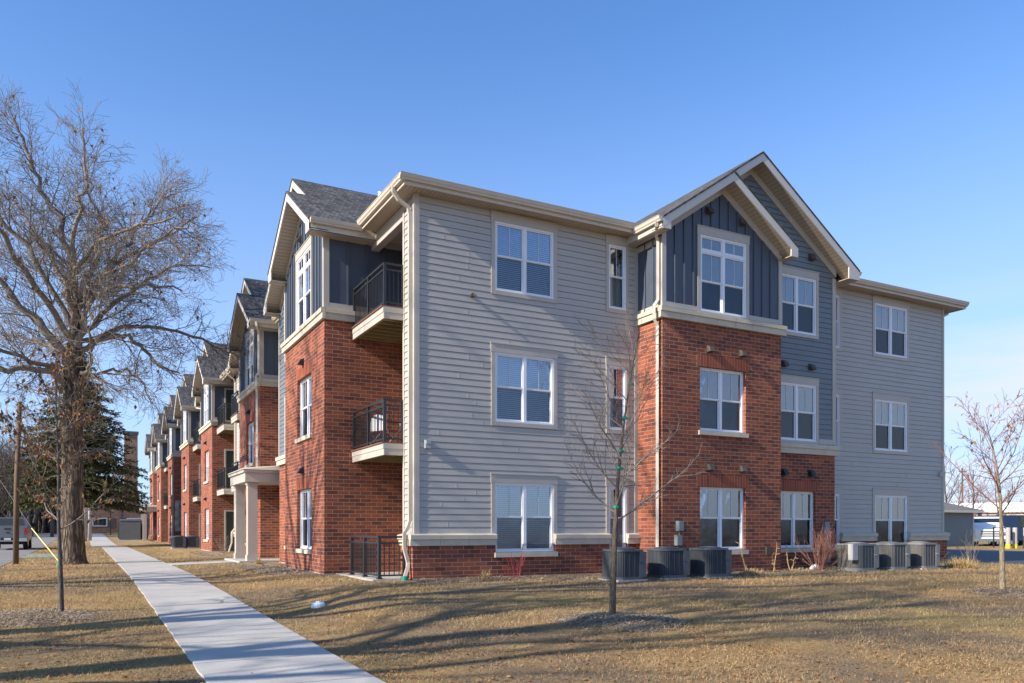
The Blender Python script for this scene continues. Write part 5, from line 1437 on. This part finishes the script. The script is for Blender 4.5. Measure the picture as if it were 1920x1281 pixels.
def parked_van():
    x, y = 57.5, 33.2; t = empty('dark_van', (x, y, zgf(x, y) - .05), R(-40), 'dark blue van parked behind the yellow bollards', 'van')
    b = MB(); b.hexa([(-1, 0, .4), (1, 0, .4), (1, 5, .4), (-1, 5, .4), (-1, 0, 1.2), (1, 0, 1.2), (1, 5, 1.3), (-1, 5, 1.3)]); b.hexa([(-.98, .5, 1.2), (.98, .5, 1.2), (.98, 5, 1.3), (-.98, 5, 1.3), (-.86, 1.3, 2.2), (.86, 1.3, 2.2), (.86, 4.9, 2.2), (-.86, 4.9, 2.2)]); b.build('body', M['navypaint'], t)
    g = MB(); g.hexa([(-.85, .62, 1.32), (.85, .62, 1.32), (.85, .66, 1.32), (-.85, .66, 1.32), (-.78, 1.2, 2.05), (.78, 1.2, 2.05), (.78, 1.24, 2.05), (-.78, 1.24, 2.05)]); g.build('windscreen', M['carglass'], t)
    for sx in (-1, 1): wheel(t, sx * .9, .9, .36); wheel(t, sx * .9, 4.1, .36)
parked_van()
for i, (x, y, lb) in enumerate(((48.6, 28.2, 'concrete bollard with yellow foot beside the white truck'), (49.3, 28.2, 'concrete bollard with yellow foot, middle of the row'), (50.4, 28.2, 'concrete bollard with yellow foot before the dark van'))):
    t = empty('bollard', (x, y, zgf(x, y)), label=lb, cat='bollard', group='bollards beyond the parking lot')
    m = MB(); m.tube([(0, 0, .25), (0, 0, 1.25)], .13, 10); m.build('post', M['foundation'], t)
    m = MB(); m.tube([(0, 0, -.1), (0, 0, .25)], .15, 10); m.build('foot', M['yellow'], t)
def fence():
    t = empty('post_rail_fence', (50.5, 30.2, zgf(50.5, 30.2)), R(-25), 'thin dark rail fence beyond the parking lot', 'fence')
    m = MB(); m.tube([(0, 0, 1.25), (22, 0, 1.25)], .03, 6); m.tube([(0, 0, .8), (22, 0, .8)], .02, 6); m.build('rail', M['black'], t)
    for k in range(12): m = MB(); m.box(k * 2 - .03, k * 2 + .03, -.03, .03, -.1, 1.28); m.build('post', M['black'], t)
fence()
t = empty('utility_pole', (94, 60.0, zgf(94, 60)), label='slim distant utility pole above the garage roof', cat='pole')
m = MB(); m.tube([(0, 0, 0), (0, 0, 8.6)], [.12, .09], 8); m.build('shaft', M['polewood'], t)
m = MB(); m.box(-.7, .7, -.05, .05, 8.1, 8.2); m.build('crossarm', M['polewood'], t)

# ------------------------------------------------------------------ mulch, grass, leaves
def visible_mask(X, Y, margin=.03):
    d = X * math.sin(TH) + Y * math.cos(TH); r = X * math.cos(TH) - Y * math.sin(TH)
    return (d > 1.5) & (np.abs(r / d) < .639 + margin)

def mulch_ring(x, y, ra, rb, seed, label):
    rs = np.random.RandomState(seed); n = 48; rings = 10; V = []; F = []
    V.append((x, y, zgf(x, y) + .07))
    for k in range(1, rings + 1):
        for j in range(n):
            a = 2 * math.pi * j / n; f = k / rings; wob = 1 + .10 * math.sin(3 * a + seed) + .06 * math.sin(7 * a + 2 * seed) + .05 * math.sin(17 * a + seed)
            px, py = x + ra * f * wob * math.cos(a), y + rb * f * wob * math.sin(a)
            V.append((px, py, zgf(px, py) + (.07 * (1 - f ** 2) + .008 + rs.uniform(-.006, .006) if k < rings else -.02)))
    mb = MB(); mb.v = V
    for j in range(n): mb.f.append((0, 1 + j, 1 + (j + 1) % n)); mb.m.append(0)
    for k in range(1, rings):
        for j in range(n):
            a, b = 1 + (k - 1) * n + j, 1 + (k - 1) * n + (j + 1) % n; mb.f.append((a, a + n, b + n, b)); mb.m.append(0)
    rg = random.Random(seed)
    for i in range(5200):
        rr = math.sqrt(rg.random()) * (1.02 + abs(rg.gauss(0, .14))); a = rg.uniform(0, 6.28); px, py = x + ra * rr * math.cos(a), y + rb * rr * math.sin(a)
        c = Vector((px, py, zgf(px, py) + max(.0, .07 * (1 - min(1, rr) ** 2)) + .012 + rg.random() * .012)); d = side_dir(Vector((0, 0, 1)), rg, rg.uniform(1.0, 1.6)) * rg.uniform(.008, .03); w = d.cross(Vector((0, 0, 1))).normalized() * rg.uniform(.003, .008)
        mb.quad(c - d - w, c + d - w, c + d + w, c - d + w, 1)
    tag(mb.build('mulch', [M['mulch'], M['chip']], uv=False), label, 'mulch', kind='stuff')
mulch_ring(6.95, 9.65, .9, .8, 1, 'ring of grey brown mulch round the taped young tree')
mulch_ring(17.3, 9.7, 1.15, 1.0, 2, 'ring of grey brown mulch round the pale barked tree')
mulch_ring(-.75, 14.6, .95, 1.05, 3, 'ring of grey brown mulch round the slim leafy tree')

def bed(pts, seed, n, label):
    """mulch bed along the wall: a low strip with chips, pts = list of (x, y_front, y_back)"""
    mb = MB(); rg = random.Random(seed); xs = [p[0] for p in pts]
    N = 60; X = np.linspace(xs[0], xs[-1], N); yf = np.interp(X, xs, [p[1] for p in pts]) + np.array([rg.gauss(0, .05) for _ in X]); yb = np.interp(X, xs, [p[2] for p in pts]); K = 6
    for i in range(N):
        for k in range(K + 1):
            yy = yf[i] + (yb[i] - yf[i]) * k / K; mb.v.append((X[i], yy, zgf(X[i], yy) + (-.02 if k == 0 else .022 + rg.uniform(-.008, .008))))
    for i in range(N - 1):
        for k in range(K): a = i * (K + 1) + k; mb.f.append((a, a + K + 1, a + K + 2, a + 1)); mb.m.append(0)
    for i in range(n):
        x = rg.uniform(xs[0], xs[-1]); a, b = np.interp(x, xs, [p[1] for p in pts]), np.interp(x, xs, [p[2] for p in pts]); y = a - .15 + (b - a + .15) * rg.random()
        c = Vector((x, y, zgf(x, y) + .03 + rg.random() * .015)); d = side_dir(Vector((0, 0, 1)), rg, rg.uniform(1.1, 1.6)) * rg.uniform(.015, .05); w = d.cross(Vector((0, 0, 1))).normalized() * rg.uniform(.005, .013)
        mb.quad(c - d - w, c + d - w, c + d + w, c - d + w, 1)
    tag(mb.build('mulch', [M['mulch'], M['chip']], uv=False), label, 'mulch', kind='stuff')
bed([(6.5, 16.2, 16.87), (9, 15.6, 16.87), (12, 14.2, 16.87), (12.6, 14.2, 16.0), (16.8, 14.6, 15.95), (17.2, 14.7, 16.5), (19.7, 14.6, 16.55), (20, 14.6, 17.2), (26, 15.3, 17.2)], 5, 5000, 'grey brown mulch bed along the foot of the end wall')
bed([(4.1, 21.5, 27.8), (4.4, 20.2, 28.2), (5.33, 19.9, 28.3)], 6, 1500, 'grey brown mulch bed before the corner brick bay and porch')
bed([(4.6, 36, 43), (5.2, 34, 43.2), (5.75, 33, 43.2)], 7, 900, 'grey brown mulch bed beyond the porch path')

def grass():
    rs = np.random.RandomState(12)
    P = []
    for (d0, d1, dens) in ((3.2, 7, 4200), (7, 11, 2400), (11, 17, 1100), (17, 27, 420), (27, 62, 75)):
        area = (d1 ** 2 - d0 ** 2) * .639 * 1.05; n = int(area * dens)
        d = np.sqrt(rs.uniform(d0 ** 2, d1 ** 2, n)); r = d * rs.uniform(-.665, .665, n)
        X = d * math.sin(TH) + r * math.cos(TH); Y = d * math.cos(TH) - r * math.sin(TH)
        P.append(np.stack([X, Y, np.full(n, 1.0) * (1 + .35 * (d0 > 9) + .5 * (d0 > 15) + 1.1 * (d0 > 20))], 1))
    P = np.concatenate(P); X, Y, SC = P.T
    ok = ~((X > 1.00) & (X < 2.62)) & ~((Y > 16.4) & (X > 6.2) & (X < 26.5)) & ~((X > 4.2) & (Y > 19.8)) & ~((Y > 15.6) & (X > 11.8) & (X < 20)) & (X < 27.0) & (X > -2.35) & ~((X > .4) & (X < 2.2) & (Y > 61)) & ~((X > 3) & (Y > 60)) & ~((X > 2.4) & (X < 6.5) & (Y > 28.9) & (Y < 30.6))
    for (cx, cy, a, b) in ((6.95, 9.65, .8, .7), (17.3, 9.7, 1.0, .85), (-.75, 14.6, .8, .9)):
        ok &= (((X - cx) / a) ** 2 + ((Y - cy) / b) ** 2 > 1) | (rs.rand(len(X)) < .22)
    # thinner where the lawn is worn
    worn = .5 + .5 * np.sin(X * .9 + 2 * np.sin(Y * .53)) * np.sin(Y * .8 + 1.3 * np.sin(X * .37))
    ok &= rs.rand(len(X)) < .55 + .45 * worn
    X, Y, SC = X[ok], Y[ok], SC[ok]; n = len(X); Z = zg(X, Y) - .004
    a = rs.uniform(0, 2 * np.pi, n); e = np.clip(rs.normal(1.05, .33, n), .1, 1.5); L = rs.uniform(.022, .062, n) * SC; w = rs.uniform(.0016, .0034, n) * SC
    dx, dy, dz = np.cos(a) * np.sin(e), np.sin(a) * np.sin(e), np.cos(e)
    b = np.stack([X, Y, Z], 1); t = b + np.stack([dx, dy, dz], 1) * L[:, None]; s = np.stack([-np.sin(a), np.cos(a), np.zeros(n)], 1) * w[:, None]
    V = np.stack([b - s, b + s, t], 1).reshape(-1, 3)
    o = mesh_np('grass', V, np.arange(3 * n).reshape(-1, 3), M['blade']); tag(o, 'matted dry tan winter grass blades over the lawn', 'grass', kind='stuff')
    # fallen leaf crumbs
    n = 11000; d = np.sqrt(rs.uniform(10, 26 ** 2, n)); d[:6500] = np.sqrt(rs.uniform(10, 110, 6500)); r = d * rs.uniform(-.66, .66, n); X = d * math.sin(TH) + r * math.cos(TH); Y = d * math.cos(TH) - r * math.sin(TH)
    ok = ~((X > 1.0) & (X < 2.62) & (rs.rand(n) < .97)) & ~((Y > 15.8) & (X > 5)) & (X < 26) & (X > -2.2); X, Y = X[ok], Y[ok]; n = len(X); Z = zg(X, Y) + rs.uniform(.008, .03, n)
    a = rs.uniform(0, 6.28, n); L = rs.uniform(.010, .034, n); W_ = L * rs.uniform(.3, .6, n); u = np.stack([np.cos(a), np.sin(a), rs.uniform(-.5, .5, n)], 1) * L[:, None]; v = np.stack([-np.sin(a), np.cos(a), rs.uniform(-.5, .5, n)], 1) * W_[:, None]; c = np.stack([X, Y, Z], 1)
    V = np.stack([c - u, c + v, c + u, c - v], 1).reshape(-1, 3)
    o = mesh_np('fallen_leaves', V, np.arange(4 * n).reshape(-1, 4), M['deadleaf']); tag(o, 'small brown fallen leaf scraps scattered on the lawn', 'leaves', kind='stuff')
grass()
sheet('erosion_mat', np.linspace(-2.38, -.7, 5), np.linspace(39.5, 45.5, 8), .02, M['matgreen'], 'faded green erosion mat between the street and the oak', 'erosion mat')
